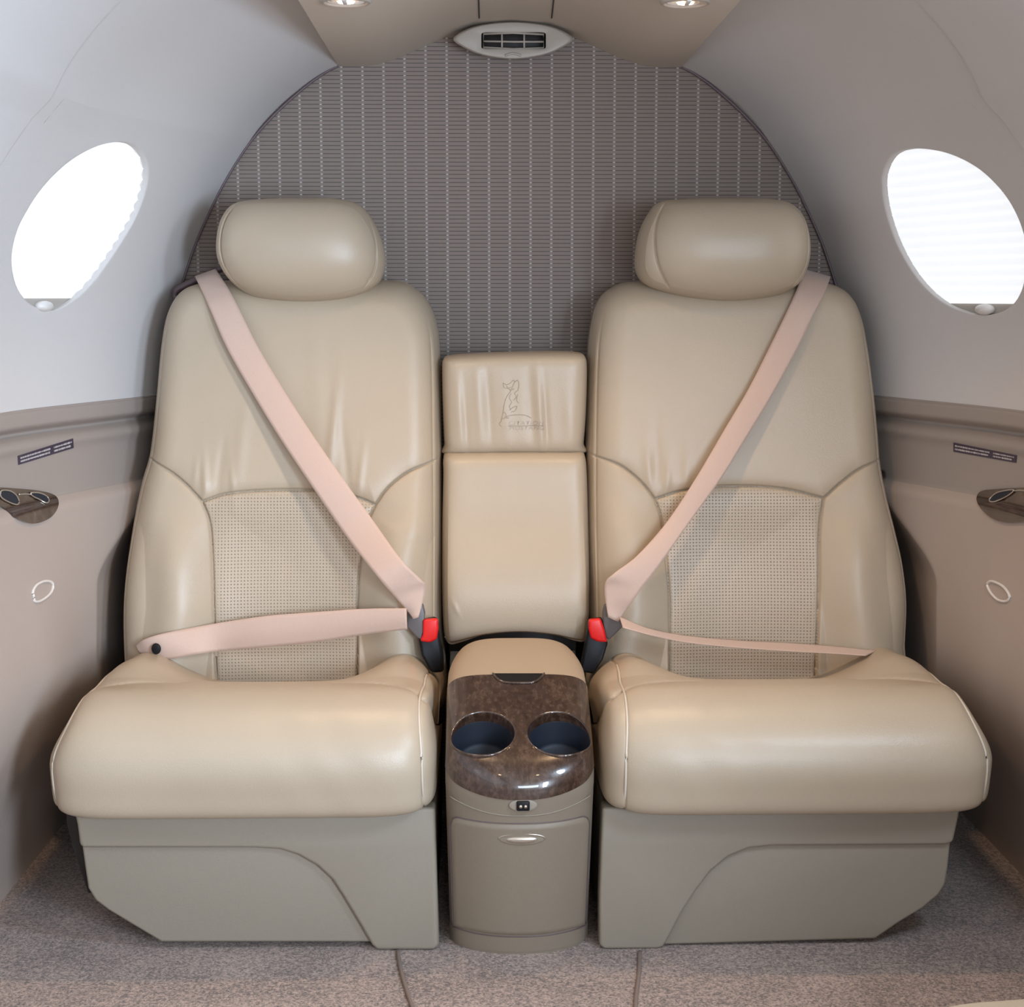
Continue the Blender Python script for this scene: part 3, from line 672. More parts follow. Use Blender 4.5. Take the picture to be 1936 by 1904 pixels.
# embossed emblem
tree=BVHTree.FromPolygons([tuple(v.co+Vector(eU.location)) for v in oU.data.vertices],[tuple(p.vertices) for p in oU.data.polygons])
def onpad(p,off=.0002):
    h=tree.ray_cast(Vector((p[0],1.5,p[2])),Vector((0,1,0)))
    y=h[0].y if h[0] else 2.46
    return np.array([p[0],y-off-.0003,p[2]])
def text_on(txt,px,py,wpx):
    cu=bpy.data.curves.new('t','FONT'); cu.body=txt; cu.size=1; cu.space_character=1.12; cu.extrude=0; cu.shear=.12
    o=bpy.data.objects.new('t',cu); COL.objects.link(o); bpy.context.view_layer.update()
    dg=bpy.context.evaluated_depsgraph_get(); me=bpy.data.meshes.new_from_object(o.evaluated_get(dg)); bpy.data.objects.remove(o)
    co=np.array([v.co[:] for v in me.vertices]); w=co[:,0].max()-co[:,0].min(); 
    a=at(px,py,2.46); b=at(px+wpx,py,2.46); S=(b[0]-a[0])/w
    V=[onpad((a[0]+(c[0]-co[:,0].min())*S,0,a[2]+c[1]*S*.80)) for c in co]
    m2=meshof(V,[tuple(p.vertices) for p in me.polygons]); return m2
for t_,a_,b_,w_ in (('CITATION',962,803.5,66),('MUSTANG',963,812.5,66)):
    link('embossed_lettering',text_on(t_,a_,b_,w_),M_emb,eU)
def pl(pts,r=.00055,nm='embossed_emblem'):
    c=crom([at(a,b,2.46) for a,b in pts],60); rr=np.full(60,r); tube(nm,[onpad(q,-.0001) for q in c],r,M_emb,eU,6)
pl([(950,792),(962,786),(978,784),(993,785),(1004,790)]); pl([(961,805),(990,805),(1026,804)],.0005)
# rearing horse: neck, head, mane, chest and tail strokes
pl([(947,797),(951,780),(953,765),(958,750),(966,738),(969,730)],.0006); pl([(969,730),(973,722),(970,719),(965,724),(958,727),(951,724)]); pl([(951,724),(953,732),(961,734),(966,732)])
pl([(973,722),(979,719),(981,729),(979,738)]); pl([(979,738),(973,743),(976,750),(971,757)]); pl([(979,745),(977,756),(981,762)]); pl([(966,744),(963,752),(967,760),(963,768),(966,775)])
pl([(963,775),(970,770),(977,768),(974,776),(966,779)]); pl([(953,778),(957,784),(955,789),(962,790)]); pl([(957,729),(964,737),(972,735)])
pl([(946,797),(944,802),(948,806)])
eA=empty('folding_armrest',(0,2.42,.38),'tall plain cream leather centre armrest folded up above the console','armrest')
PA=[(838,900),(838,868),(845,854),(880,851),(970,850),(1070,850),(1098,852),(1106,864),(1109,900),(1112,1000),(1114,1100),(1112,1174),(1106,1199),(1094,1206),(1040,1194),(980,1189),(920,1194),(872,1206),(850,1210),(840,1196),(836,1120),(836,1000)]
def exA(g,d): return .030*np.exp(-((g[...,1]-1110)/110.)**2)+.0012*np.exp(-((g[...,0]-862-.4*(g[...,1]-1130))/5)**2-((g[...,1]-1132)/14)**2)
P,g,_,_=pillow(PA,lambda px,py:np.interp(py,[850,1220],[2.495,2.455])+0*px,.05,26,260,300,.05,(),extra=exA,uvprof=(14,22,2.0))
oA=soft('leather_pad',P,.05,M_leather,eA)
q=[at(a,b,2.432) for a,b in [(842,1203),(852,1216),(875,1211),(920,1197),(980,1191),(1040,1196),(1090,1210),(1104,1210),(1111,1195)]]
tube('piping',crom(q,80),.0018,M_leather,eA,8)

# console ------------------------------------------------------------------
con=empty('centre_console',(0,2.1,0),'narrow taupe console with burl wood top and two cup holders between the seats','console')
HW=.099
def planfront(x): return 1.992+.040*(abs(x)/HW)**2.3
def planout(hw,inset=0,back=2.47,n=60):
    f=[(hw*math.sin(t),planfront(hw*math.sin(t))+inset+.018*(abs(math.sin(t)))**16) for t in np.linspace(-math.pi/2,math.pi/2,n)]
    return f+[(hw,back),(-hw,back)]
zed=lambda y: .2375+.49*(min(y,2.172)-2.0)
BK=lambda z: .050*max(0,1-z/.235)
def conbody(name,hw,inset,zf0,zf1,rows,mat,par,taper=.004):
    o_=planout(hw,inset); n=len(o_); V=[]
    for j in range(rows):
        f=j/(rows-1)
        for x,y in o_:
            a,b=zf0(x,y),zf1(x,y); z=a+(b-a)*f; V.append((x*(1-.042*max(0,1-z/.235)),y+(BK(z) if y<2.3 else 0),z))
    Fc=[(i*n+k,i*n+(k+1)%n,(i+1)*n+(k+1)%n,(i+1)*n+k) for i in range(rows-1) for k in range(n)]+[tuple(range(n))[::-1]]
    me=meshof(V,Fc); clean(me); return flat(link(name,me,mat,par),30)
conbody('console_body',HW-.0003,.0003,lambda x,y:.0,lambda x,y:zed(y)-.0255,14,M_console,con)
conbody('collar',HW,0,lambda x,y:zed(y)-.026,lambda x,y:zed(y)-.001,5,M_console,con)
conbody('kick_plate',HW+.0006,-.0006,lambda x,y:.004,lambda x,y:.026,4,M_console,con)
# door on the rounded front
def frontpatch(name,hw,z0,z1,off,mat,par,rad=.012,nx=50,nz=40,th=.002):
    V=[]; 
    xs=np.linspace(-1,1,nx)
    for j in range(nz):
        f=j/(nz-1)
        for s in xs:
            z=z0+(z1-z0)*f; x=s*hw
            dtop=(z1-z); 
            zz=z
            # rounded upper corners
            cx_=max(0,abs(x)-(hw-rad)); 
            top=z1-(rad-math.sqrt(max(rad**2-cx_**2,0))) if cx_>0 else z1
            zz=min(z,top) ; zz=z0+(top-z0)*f
            tp=1-.042*max(0,1-zz/.235)
            e=min(1,min((hw-abs(x))/.003,(top-zz)/.003,(zz-z0)/.003)) ; e=math.sqrt(max(0,1-(1-e)**2))
            V.append((x*tp,planfront(x)-off*e+BK(zz)+.0014,zz))
    me=meshof(V,gridfaces(nz,nx)); return link(name,me,mat,par)
door=frontpatch('console_door',.0935,.0285,.196,.0042,M_console,con)
def fpt(x,z,off):
    return (x*(1-.042*max(0,1-z/.235)),planfront(x)+BK(z)-off,z)
tube('collar_seam',[fpt(x,zed(planfront(x))-.0255,.0002) for x in np.linspace(-.093,.093,40)],.0008,M_shroud,con,6)
def dtop(x):
    c=max(0,abs(x)-(.0935-.012)); return .1965-(.012-math.sqrt(max(.012**2-c*c,0)))
dp=[fpt(-.0942,z,.0) for z in np.linspace(.03,.182,20)]+[fpt(x,dtop(x)+.0006,.0) for x in np.linspace(-.0934,.0934,60)]+[fpt(.0942,z,.0) for z in np.linspace(.182,.03,20)]
tube('door_gap',dp,.0006,M_guide,con,6)
tube('kick_seam',[fpt(x,.0275,.0) for x in np.linspace(-.094,.094,40)],.0006,M_guide,con,6)
# latch: oval rocker in a recess
def disc_ell(name,c,rx,rz,dy,mat,par,seg=48,dome=.002,edge=.0015):
    V=[];Fc=[]; rings=[(1,0),(.97,-.6*edge),(.9,-edge),(.6,-edge-dome*.7),(.25,-edge-dome),]
    for f,d in rings:
        for k in range(seg):
            a=2*math.pi*k/seg; V.append((c[0]+rx*f*math.cos(a),c[1]+d+dy(c[0]+rx*f*math.cos(a)),c[2]+rz*f*math.sin(a)))
    V.append((c[0],c[1]-edge-dome+dy(c[0]),c[2]))
    for i in range(len(rings)-1):
        for k in range(seg): Fc.append((i*seg+k,i*seg+(k+1)%seg,(i+1)*seg+(k+1)%seg,(i+1)*seg+k))
    m=(len(rings)-1)*seg
    for k in range(seg): Fc.append((m+k,m+(k+1)%seg,len(V)-1))
    return link(name,meshof(V,Fc),mat,par)
lp=at(987,1585,2.006); dyf=lambda x: planfront(x)-planfront(0)
la=disc_ell('door_latch',(lp[0],1.9905+BK(lp[2]),lp[2]),.032,.0082,dyf,M_console,door,dome=.0005)
disc_ell('latch_button',(lp[0],1.989+BK(lp[2]),lp[2]-.0005),.021,.0046,dyf,M_metal,door,dome=.0015)
tube('latch_rim',[(lp[0]+.0305*math.cos(a),1.9885+BK(lp[2])+dyf(.03*math.cos(a)),lp[2]+.0076*math.sin(a)) for a in np.linspace(0,math.pi,30)],.0009,M_metal,door,6)
# audio socket
ap=at(989,1523,1.992)
ja=disc_ell('socket_recess',(ap[0],1.9925,ap[2]),.0185,.0085,dyf,M_shroud,con,dome=.0,edge=.001)
me=boxm(.017,.006,.013,Matrix.Translation((ap[0],1.9905,ap[2]))); bevelmesh(me,.002,3); flat(link('headphone_socket',me,M_black,con))
for dx in(-.0032,.0032): tube('socket_hole',[(ap[0]+dx,1.9872,ap[2]),(ap[0]+dx,1.9860,ap[2])],.0022,M_metal,con,12)
# wood lid
nx,ny=91,120; V=[]
HL_=.033
def lidz(x,b):  # b 0 front .. 1 back
    pass
G3=np.zeros((nx,ny,3))
ta=np.linspace(-1,1,nx); ta=.55*ta+.45*np.sin(ta*math.pi/2); tb=clus(ny,.6)
for i,a in enumerate(ta):
    for j,b in enumerate(tb):
        yf=planfront(a*HW); yf=yf+.018*abs(a)**16; y=yf+b*(2.172-yf); 
        k=(1-abs(a)**5)**(1/3.2)*(1-(1-min(b/.20,1))**2.6)**(1/2.6) if b>0 else 0
        G3[i,j]=(a*(HW+.0006),y-.0006*(1-b),.2375+.49*(y-2.0)+HL_*k+ .003*math.exp(-((b-.45)/.25)**2)*k)
Vt=G3.reshape(-1,3); Vb=Vt.copy(); Vb[:,2]=.2375+.49*(Vb[:,1]-2.0)-.002
Vv=np.vstack([Vt,Vb]); a0=np.arange(nx*ny).reshape(nx,ny); bd=np.r_[a0[:,0],a0[-1,1:],a0[-2::-1,-1],a0[0,-2:0:-1]]
side_=np.stack([bd,np.roll(bd,-1),np.roll(bd,-1)+nx*ny,bd+nx*ny],-1)
me=meshof(Vv,[tuple(f) for f in np.vstack([gridfaces(nx,ny),gridfaces(nx,ny,True)+nx*ny,side_])]); clean(me)
lid=link('wood_lid',me,M_wood,con)
slope=math.atan(.49); CUPS=[]
for cxp in(913,1057):
    d=ray(cxp,1389); s=2.061; p=CAMP+d*(s/d[1]); CUPS.append(p)
for p in CUPS:
    bm=bmesh.new(); bmesh.ops.create_cone(bm,cap_ends=True,segments=96,radius1=.0415,radius2=.0435,depth=.12); 
    M=Matrix.Translation(Vector((p[0],p[1],p[2]-.0)))@Matrix.Rotation(slope,4,'X'); bmesh.ops.transform(bm,matrix=M,verts=bm.verts)
    cm=bpy.data.meshes.new('c'); bm.to_mesh(cm); bm.free(); co=bpy.data.objects.new('c',cm); COL.objects.link(co)
    md=lid.modifiers.new('b','BOOLEAN'); md.object=co; md.operation='DIFFERENCE'; md.solver='EXACT'
    bpy.context.view_layer.update(); co.matrix_world=Matrix.Identity(4)
    bpy.context.view_layer.update()
    # cutter lives in world space; lid is offset by the console origin
    dg=bpy.context.evaluated_depsgraph_get(); nm=bpy.data.meshes.new_from_object(lid.evaluated_get(dg)); lid.modifiers.clear(); lid.data=nm; bpy.data.objects.remove(co)
flat(lid,28)
for p in CUPS:
    M=Matrix.Translation(Vector(p))@Matrix.Rotation(slope,4,'X'); seg=72; V=[];Fc=[]
    prof=[(.0452,.000),(.0448,.0030),(.0436,.0042),(.0424,.0036),(.0418,.0010),(.0412,-.012),(.0408,-.020)]
    for r,z in prof:
        for k in range(seg):
            a=2*math.pi*k/seg; xx,yy=r*math.cos(a),r*math.sin(a)
            # follow the lid dome
            X=p[0]+xx; zl=0.0
            kk=(1-min(abs(X)/HW,1)**5)**(1/3.2); zl=HL_*(kk-1)*1.0 if z>-.005 else HL_*(kk-1)*.5
            V.append(tuple(M@Vector((xx,yy,z+zl-.000))))
    for i in range(len(prof)-1):
        for k in range(seg): Fc.append((i*seg+k,i*seg+(k+1)%seg,(i+1)*seg+(k+1)%seg,(i+1)*seg+k))
    link('cup_rim',meshof(V,Fc),M_wood,lid)
    V=[];Fc=[]; prof=[(.0416,-.012),(.0405,-.014),(.0395,-.050),(.036,-.056),(.0,-.057)]
    for r,z in prof:
        for k in range(seg):
            a=2*math.pi*k/seg; V.append(tuple(M@Vector((r*math.cos(a),r*math.sin(a),z))))
    for i in range(len(prof)-1):
        for k in range(seg): Fc.append((i*seg+k,i*seg+(k+1)%seg,(i+1)*seg+(k+1)%seg,(i+1)*seg+k))
    me=meshof(V,Fc); clean(me); o=link('cup_holder',me,M_cup,lid); o['label']='dark round cup well'
pm=boxm(.205,.03,.40,Matrix.Translation((0,2.50,.20))); bevelmesh(pm,.004,2); flat(link('dark_gap_backing',pm,M_dark,con))  # black backing added so the gap under the armrest reads as shade
# tan cover behind the lid
nx,ny=70,70; Gc=np.zeros((nx,ny,3))
for i,a in enumerate(ta[np.linspace(0,90,nx).astype(int)]):
    for j,b in enumerate(np.linspace(0,1,ny)):
        y=2.1725+b*.225; hw=HW-.012*sstep(np.array(b),.2,.9)
        zc=.3548+.023*math.sin(min(b/.6,1)*math.pi/2)-.25*max(0,b-.58)**1.5
        base_=zc-.034-.05*b*0; k=(1-abs(a)**(5-2.0*b))**(1/(3.2-1.0*b))
        hh=.033+.04*b
        Gc[i,j]=(a*hw,y,zc-hh+hh*k)
Vt=Gc.reshape(-1,3); Vb=Vt.copy(); Vb[:,2]=.20; Vv=np.vstack([Vt,Vb]); a0=np.arange(nx*ny).reshape(nx,ny); bd=np.r_[a0[:,0],a0[-1,1:],a0[-2::-1,-1],a0[0,-2:0:-1]]
side_=np.stack([bd,np.roll(bd,-1),np.roll(bd,-1)+nx*ny,bd+nx*ny],-1)
me=meshof(Vv,[tuple(f) for f in np.vstack([gridfaces(nx,ny),gridfaces(nx,ny,True)+nx*ny,side_])]); clean(me); flat(link('rear_cover',me,M_cover,con),50)
# finger notch
def lidpt(px,py,off=.0):
    d=ray(px,py); best=None
    for s in np.linspace(1.98,2.20,700):
        q=CAMP+d*(s/d[1]); a=min(abs(q[0])/HW,.999); kx=(1-a**5)**(1/3.2); b=(q[1]-1.992)/.18
        z=.2375+.49*(q[1]-2)+HL_*kx+.003*math.exp(-((b-.45)/.25)**2)*kx+off
        if q[2]<z: return q
    return q
npx=[(932,1273),(938,1281),(948,1288),(965,1291),(1000,1291),(1013,1288),(1023,1281),(1029,1273)]
pts=[lidpt(a,b,.0012) for a,b in npx]
me=meshof([tuple(p) for p in pts]+[tuple(p-np.array([0,-.004,.016])) for p in pts],[tuple(range(8)),tuple(range(15,7,-1))]+[(i,(i+1)%8,8+(i+1)%8,8+i) for i in range(8)]); clean(me); flat(link('finger_notch',me,M_black,lid))
tube('notch_rim',crom([p for p in pts],50),.0016,M_wood,lid,8)

# seat belts -----------------------------------------------------------
def onseat(P,g,px,py):
    i=np.unravel_index(np.argmin((topx(P)-np.array([px,py]))[...,0]**2+(topx(P)-np.array([px,py]))[...,1]**2),P.shape[:2]); return P[i]
def ydep(P,pts,off):
    T=topx(P); r=[]
    for (a,b),o_ in zip(pts,off):
        q=T-np.array([a,b]); i=np.unravel_index(np.argmin(q[...,0]**2+q[...,1]**2),P.shape[:2]); r.append(P[i][1]-o_)
    return r
def belt(side,P,label,A,B,offs,LA,LB,loffs,bk):
    e=empty('seat_belt',tuple(at(bk[0],bk[1],2.33)),label,'seat belt')
    Y=ydep(P,[((a[0]+b[0])/2,(a[1]+b[1])/2) for a,b in zip(A,B)],offs)
    Y[0]=2.60; Y[1]=2.535; Y[2]=2.488
    ribbon('shoulder_strap',A,B,Y,M_web,e,n=140,crown=.0015)
    Y2=ydep(P,[((a[0]+b[0])/2,(a[1]+b[1])/2) for a,b in zip(LA,LB)],loffs)
    return e,Y,Y2
LAp=[(372,534),(398,590),(430,660),(478,745),(530,830),(590,920),(655,1015),(720,1100),(763,1150),(783,1172)]
LBp=[(412,520),(446,572),(486,652),(532,730),(583,810),(645,900),(706,985),(765,1066),(806,1105),(802,1132),]
LAp=[(368,522),(372,530),(386,560),(400,592),(430,660),(478,745),(530,830),(590,920),(655,1015),(715,1092),(752,1135),(775,1162),(783,1174)]
LBp=[(408,508),(414,518),(432,546),(450,580),(486,652),(532,730),(583,810),(645,900),(706,985),(760,1060),(796,1096),(805,1112),(790,1172)]
bl,Y,Y2=belt(-1,PL,'pinkish beige seat belt across the left seat, wide lap strap with a dark snap',LAp,LBp,[.010,.012,.014,.014,.018,.022,.030,.040,.050,.050,.045,.045,.045],
  [(768,1150),(690,1151),(600,1157),(500,1165),(400,1180),(320,1195),(275,1208),(254,1222)],[(770,1190),(690,1200),(600,1214),(500,1224),(420,1231),(370,1237),(318,1246),(262,1232)],[.045,.045,.045,.035,.02,.012,.012,.010],(790,1180))
ribbon('lap_strap',[(768,1150),(690,1151),(600,1157),(500,1165),(400,1180),(320,1195),(275,1208),(254,1222)],[(770,1190),(690,1200),(600,1214),(500,1224),(420,1231),(370,1237),(318,1246),(262,1236)],Y2,M_web,bl,n=120,crown=.003)
def button(px,py,Y,r,mat,par,name):
    c=at(px,py,Y); bm=bmesh.new(); bmesh.ops.create_cone(bm,cap_ends=True,segments=32,radius1=r,radius2=r*.8,depth=.003); bmesh.ops.transform(bm,matrix=Matrix.Translation(Vector(c))@Matrix.Rotation(math.radians(90),4,'X')@Matrix.Diagonal((.85,1,1,1)),verts=bm.verts); me=bpy.data.meshes.new('m'); bm.to_mesh(me); bm.free(); bevelmesh(me,.0007,2,30); return flat(link(name,me,mat,par))
button(295,1227,min(Y2[-3],Y2[-2])-.009,.0088,M_black,bl,'snap_button')
RAp=[(1520,508),(1517,518),(1506,548),(1490,584),(1458,650),(1415,735),(1368,815),(1318,900),(1262,985),(1205,1050),(1160,1085),(1143,1108),(1150,1172)]
RBp=[(1570,522),(1567,533),(1556,560),(1540,590),(1512,650),(1464,740),(1410,830),(1360,910),(1302,990),(1245,1072),(1205,1125),(1180,1160),(1166,1180)]
br_,Y,Y2=belt(1,PR,'pinkish beige seat belt across the right seat, lap strap seen almost edge-on',RAp,RBp,[.010,.012,.014,.014,.018,.022,.030,.040,.050,.050,.045,.045,.045],
  [(1172,1168),(1230,1190),(1300,1203),(1400,1212),(1500,1218),(1580,1224),(1650,1232)],[(1178,1184),(1235,1200),(1300,1213),(1400,1222),(1500,1230),(1580,1235),(1640,1240)],[.045,.045,.04,.035,.03,.02,.01],(1160,1180))
a=[(1172,1166),(1230,1189),(1300,1202),(1400,1211),(1500,1216),(1580,1222),(1660,1230)];b=[(1178,1186),(1235,1201),(1300,1214),(1400,1224),(1500,1231),(1580,1235),(1640,1239)]
ribbon('lap_strap',a,b,[y-.0 for y in Y2],M_web,br_,n=100,YB=[y-.035 for y in Y2],crown=0)
# buckles and tongues
def pbox(name,quad,Y,th,mat,par,bev,YB=None,seg=4):
    """rounded block whose front face has the given corners"""
    Ys=Y if hasattr(Y,'__len__') else [Y]*len(quad)
    f=[at(a,b,y) for (a,b),y in zip(quad,Ys)]; n=len(f); V=[tuple(p) for p in f]+[(p[0],p[1]+th,p[2]) for p in f]
    me=meshof(V,[tuple(range(n)),tuple(range(2*n-1,n-1,-1))]+[(i,(i+1)%n,n+(i+1)%n,n+i) for i in range(n)]); bevelmesh(me,bev,seg,25)
    return flat(link(name,me,mat,par),45)
pbox('belt_tongue',[(770,1152),(777,1142),(800,1142),(804,1160),(800,1192),(796,1210),(788,1206),(769,1186)],[2.345]*4+[2.34]*4,.010,M_tongue,bl,.003)
h=pbox('buckle_housing',[(791,1212),(796,1176),(824,1170),(829,1180),(838,1240),(840,1272),(815,1274),(797,1240)],[2.34,2.345,2.345,2.345,2.34,2.34,2.335,2.335],.028,M_black,bl,.006)
pbox('release_button',[(799,1172),(828,1170),(829,1190),(826,1210),(812,1216),(793,1213),(799,1200)],[2.337]*7,.012,M_red,bl,.004)
pbox('belt_tongue',[(1139,1160),(1143,1142),(1166,1150),(1176,1155),(1177,1186),(1152,1211),(1144,1204),(1140,1180)],[2.345]*8,.010,M_tongue,br_,.003)
pbox('buckle_housing',[(1113,1176),(1140,1172),(1148,1212),(1150,1216),(1140,1248),(1122,1275),(1097,1270),(1106,1225)],[2.345,2.345,2.34,2.34,2.335,2.335,2.335,2.34],.028,M_black,br_,.006)
pbox('release_button',[(1113,1172),(1136,1170),(1143,1190),(1149,1216),(1130,1214),(1117,1208),(1113,1190)],[2.337]*7,.012,M_red,br_,.004)
# belt guides on the seat shoulders
eg=empty('belt_guide',tuple(at(365,545,2.60)),'dark slotted belt guide behind the left seat shoulder','belt guide')
tube('guide_frame',crom([at(a,b,2.605) for a,b in [(335,566),(330,556),(336,547),(365,532),(402,515),(422,507)]],40),.0055,M_guide,eg,10)
tube('slot_edge',crom([at(a,b,2.597) for a,b in [(340,556),(368,540),(406,522)]],20),.002,M_dark,eg,8)
eg=empty('belt_guide',tuple(at(1545,528,2.60)),'dark belt guide mostly hidden behind the right seat shoulder','belt guide')
tube('guide_frame',crom([at(a,b,2.605) for a,b in [(1500,514),(1530,520),(1562,536),(1590,552)]],40),.0045,M_guide,eg,10)

# ceiling fittings ------------------------------------------------------
ve=empty('air_vent',tuple(at(970,76,2.60)),'cream lens-shaped air outlet with a slatted grille on the ceiling edge','air vent')
VO=[(860,74),(880,58),(915,47),(970,42),(1025,47),(1060,58),(1080,74),(1060,90),(1025,104),(970,111),(915,104),(880,90)]
oc=crom(VO,160,True)[:-1]; c0=np.array([970,76.]); YV=2.60
rings=[]
for f,dy in ((1.03,.045),(1.03,.004),(1.0,.0),(.97,-.002),(.93,-.0025)):
    rings.append([at(*(c0+(q-c0)*f),YV+dy) for q in oc])
# inner rectangular opening loop
def rr(px0,px1,py0,py1,n,rad=.12,bow=4):
    out=[]
    for q in oc:
        v=q-c0; a=math.atan2(v[1]/34.,v[0]/110.); cx_,sy_=math.cos(a),math.sin(a); m=(abs(cx_)**12+abs(sy_)**12)**(-1/12); x=cx_*m; y=sy_*m
        out.append(((px0+px1)/2+x*(px1-px0)/2,(py0+py1)/2+y*(py1-py0)/2))
    return out
for f,dy in ((0,-.0025),(1,-.0015),(2,.012)):
    w=(908-0,1034,59,95) if f==0 else (910,1032,61,93)
    rings.append([at(a,b,YV+dy) for a,b in rr(*w,0)])
V=[tuple(p) for r in rings for p in r]; n=len(oc)
Fc=[(i*n+k,i*n+(k+1)%n,(i+1)*n+(k+1)%n,(i+1)*n+k) for i in range(len(rings)-1) for k in range(n)]
me=meshof(V,Fc); bm=bmesh.new(); bm.from_mesh(me); bmesh.ops.recalc_face_normals(bm,faces=bm.faces); bm.to_mesh(me); bm.free(); flat(link('bezel',me,M_vent,ve),35)
pbox('duct_back',[(905,57),(1037,57),(1037,97),(905,97)],YV+.022,.004,M_dark,ve,.0005,seg=1)
fr=[(914,63),(1028,64),(1028,91),(914,90)]
tube('grille_frame',[at(a,b,YV+.004) for a,b in [(914,64),(970,62),(1028,65),(1028,91),(970,93),(914,90)]],.0020,M_vent,ve,6,closed=True)
tube('slat',[at(a,b,YV+.005) for a,b in [(914,78),(970,79),(1028,79)]],.0016,M_vent,ve,6)
for x in(949,991): tube('slat',[at(x,64,YV+.005),at(x,92,YV+.005)],.0016,M_vent,ve,6)
tube('thumb_tab',crom([at(a,b,YV-.004) for a,b in [(955,105),(970,101),(985,105)]],12),.0018,M_vent,ve,8)
def readlamp(x,y,lit,label):
    z=cpz(x); e=empty('reading_lamp',(x,y,z),label,'reading lamp','ceiling reading lamps')
    V=[];Fc=[];seg=48; prof=[(.034,.001),(.033,-.0035),(.029,-.006),(.0265,-.004),(.026,.000)]
    def ringm(prof,cap):
        V=[];Fc=[]
        for r,dz in prof:
            for k in range(seg):
                a=2*math.pi*k/seg; V.append((x+r*math.cos(a),y+r*math.sin(a),z+dz))
        for i in range(len(prof)-1):
            for k in range(seg): Fc.append((i*seg+k,i*seg+(k+1)%seg,(i+1)*seg+(k+1)%seg,(i+1)*seg+k))
        if cap: Fc.append(tuple((len(prof)-1)*seg+k for k in range(seg)))
        return meshof(V,Fc)
    link('lamp_bezel',ringm(prof,False),M_vent,e)
    N=[]; lens=[(.0262,-.001)]+[(.026*(1-i/9.),-.0015-.0018*(i%2)) for i in range(1,9)]
    link('lens',ringm(lens,True),M_lens,e)
    link('bulb',ringm([(.012,-.0022),(.010,-.0048),(.004,-.0058)],True),M_lamp,e)
    me=boxm(.006,.03,.006,Matrix.Translation((x,y-.026,z-.006))); bevelmesh(me,.001,2); flat(link('lamp_lever',me,M_handle,e))
    lamp(x,y,z-.02,lit)
for px,py,lb in((654,-2,'round ribbed reading lamp in the ceiling above the left seat, cut by the top edge'),(1296,0,'round ribbed reading lamp in the ceiling above the right seat, cut by the top edge')):
    p=onceil(px,py); readlamp(float(p[0]),float(p[1]),9,lb)
for x,y,lb in((-.25,1.15,'lit reading lamp further forward on the left ceiling, reflected in the console'),(.25,1.15,'lit reading lamp further forward on the right ceiling, reflected in the console')):
    readlamp(x,y,4,lb)

# side wall fittings ------------------------------------------------------
def wallpatch(name,out_px,side,off,mat,par,nu=40,nv=20,dome=0):
    o_=crom(out_px,200,True)[:-1] if len(out_px)>4 else None
    if o_ is None:
        q=np.array(out_px,float); u=np.linspace(0,1,nu)[:,None,None]; v=np.linspace(0,1,nv)[None,:,None]
        g=(1-u)*(1-v)*q[0]+u*(1-v)*q[1]+u*v*q[2]+(1-u)*v*q[3]
    else: g=coons(o_,nu,nv)
    P=np.array([[onwall(a,b,side) for a,b in r] for r in g]); P[...,0]-=side*off
    if dome:
        k=np.outer(np.sin(np.linspace(0,math.pi,nu)),np.sin(np.linspace(0,math.pi,nv))); P[...,0]-=side*dome*k
    B=P.copy(); B[...,0]+=side*(off+.002)
    nuv=nu*nv; a0=np.arange(nuv).reshape(nu,nv); bd=np.r_[a0[:,0],a0[-1,1:],a0[-2::-1,-1],a0[0,-2:0:-1]]
    s_=np.stack([bd,np.roll(bd,-1),np.roll(bd,-1)+nuv,bd+nuv],-1)
    me=meshof(np.vstack([P.reshape(-1,3),B.reshape(-1,3)]),[tuple(f) for f in np.vstack([gridfaces(nu,nv),gridfaces(nu,nv,True)+nuv,s_])]); clean(me); 
    return flat(link(name,me,mat,par),50)
def placard(side,q,label):
    q=np.array(q,float); bil=lambda u,v:(1-u)*(1-v)*q[0]+u*(1-v)*q[1]+u*v*q[2]+(1-u)*v*q[3]
    e=empty('placard',tuple(onwall(*bil(.5,.5),side)),label,'placard')
    wallpatch('plate',q,side,.0012,M_plac,e,20,6)
    # rows of tiny illegible print, as in the photo
    V=[];Fc=[]
    for (u0,u1) in((.03,.58),(.64,.97)):
        for (v0,v1,ue) in((.20,.42,1),(.56,.80,.97)):
            u=u0
            while u<u1*ue-.004:
                w=random.uniform(.007,.013); uu=min(u+w,u1*ue); jj=random.uniform(0,.05)
                c=[onwall(*bil(a,b),side) for a,b in((u,v0+jj),(uu,v0+jj),(uu,v1-jj),(u,v1-jj))]
                for p in c: V.append((p[0]-side*.0017,p[1],p[2]))
                n=len(V); Fc.append((n-4,n-3,n-2,n-1)); u=uu+(.0035 if random.random()<.8 else .009)
    link('print',meshof(V,Fc),M_ptxt,e,smooth=False)
placard(-1,[(33,862),(137,829),(138,847),(34,879)],'small dark placard with light print on the left sidewall band')
placard(1,[(1804,837),(1923,861),(1922,875),(1804,854)],'small dark placard with light print on the right sidewall band')
def tray(side,out,holes,label,stripe):
    c=np.mean(out,axis=0); e=empty('cup_holder_inset',tuple(onwall(c[0],c[1],side)),label,'cup holder')
    wallpatch('wood_inset',out,side,.004,M_wood,e,60,36)
    for h in holes:
        wallpatch('cup_opening',h,side,.0055,M_cup,e,24,14)
        tube('opening_rim',[ (p[0]-side*.006,p[1],p[2]) for p in [onwall(a,b,side) for a,b in crom(h,40,True)[:-1]]],.0011,M_metal,e,6,closed=True)
    tube('chrome_edge',[(p[0]-side*.0055,p[1],p[2]) for p in [onwall(a,b,side) for a,b in crom(stripe,16)]],.0012,M_metal,e,6)
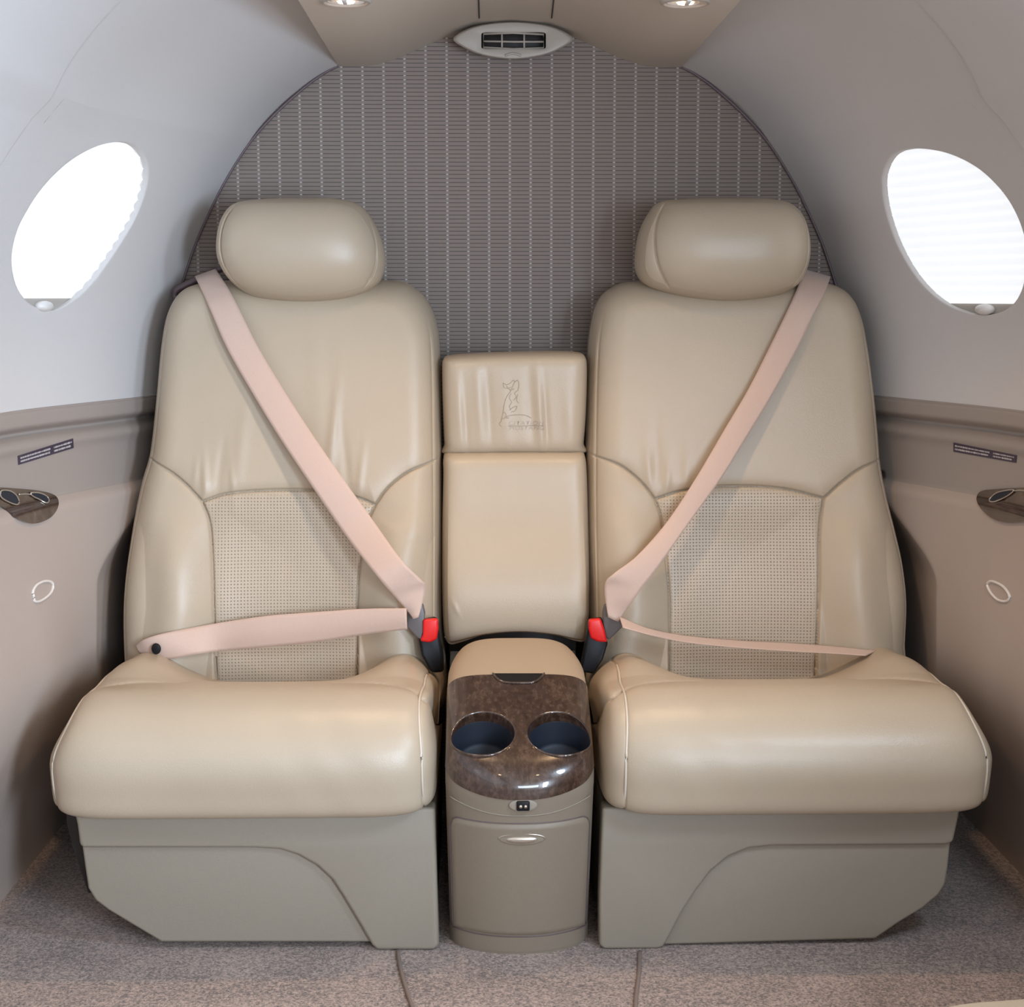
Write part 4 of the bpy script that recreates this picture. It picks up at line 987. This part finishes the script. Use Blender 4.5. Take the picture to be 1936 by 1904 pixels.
tray(-1,[(-60,930),(-20,922),(30,924),(70,928),(98,936),(106,950),(100,968),(85,982),(60,990),(35,984),(10,965),(-20,948),(-50,940)],
  [[(-6,928),(10,928),(22,936),(28,948),(24,954),(10,950),(-6,940)],[(50,932),(66,932),(80,938),(85,946),(80,951),(66,944),(54,938)]],'dark wood cup holder inset in the left armrest ledge',[(28,935),(40,934),(52,935)])
tray(1,[(1853,935),(1862,928),(1885,925),(1920,923),(1960,922),(2000,930),(1990,960),(1955,982),(1915,988),(1885,982),(1863,965),(1852,948)],
  [[(1878,945),(1892,932),(1912,927),(1925,927),(1915,936),(1900,944),(1885,949)]],'dark wood cup holder inset in the right armrest ledge',[(1926,928),(1936,927),(1950,928)])
for side,pts,lb in((-1,[(62,1128),(61,1118),(68,1106),(82,1099),(95,1100),(99,1108),(95,1120),(85,1130),(72,1137),(64,1136)],'small oval clear ring low on the left sidewall panel'),(1,[(1868,1104),(1874,1099),(1886,1102),(1899,1110),(1908,1122),(1910,1131),(1902,1137),(1888,1134),(1877,1124),(1870,1113)],'small oval clear ring low on the right sidewall panel')):
    c=np.mean(pts,axis=0); e=empty('wall_ring',tuple(onwall(c[0],c[1],side)),lb,'ring')
    pp=[onwall(a,b,side) for a,b in crom(pts,60,True)[:-1]]
    tube('ring',[(p[0]-side*.001,p[1],p[2]) for p in pp],.0021,M_clear,e,10,closed=True)
# forward passenger seat corner, bottom right
p0=at(1850,1893,1.62)
e=empty('seat_corner',(.62,1.5,.0),'tan leather corner of a forward seat at the bottom right edge','seat')
xa=float(at(1750,1893,1.62)[0]); zt=float(at(1850,1889,1.62)[2])
pts=crom([(xa-.01,zt-.10),(xa-.012,zt-.03),(xa+.02,zt-.007),(xa+.09,zt+.001),(xa+.18,zt+.004),(xa+.26,zt-.01),(xa+.27,zt-.10)],60)
me=prism([tuple(a) for a in pts],1.30,1.62); bevelmesh(me,.014,5,50); flat(link('leather_cushion',me,M_leather,e),60)
me=prism([(xa+.03,0),(xa+.03,zt-.098),(xa+.24,zt-.098),(xa+.24,0)],1.33,1.58); bevelmesh(me,.004,2); flat(link('seat_base',me,M_shroud,e))
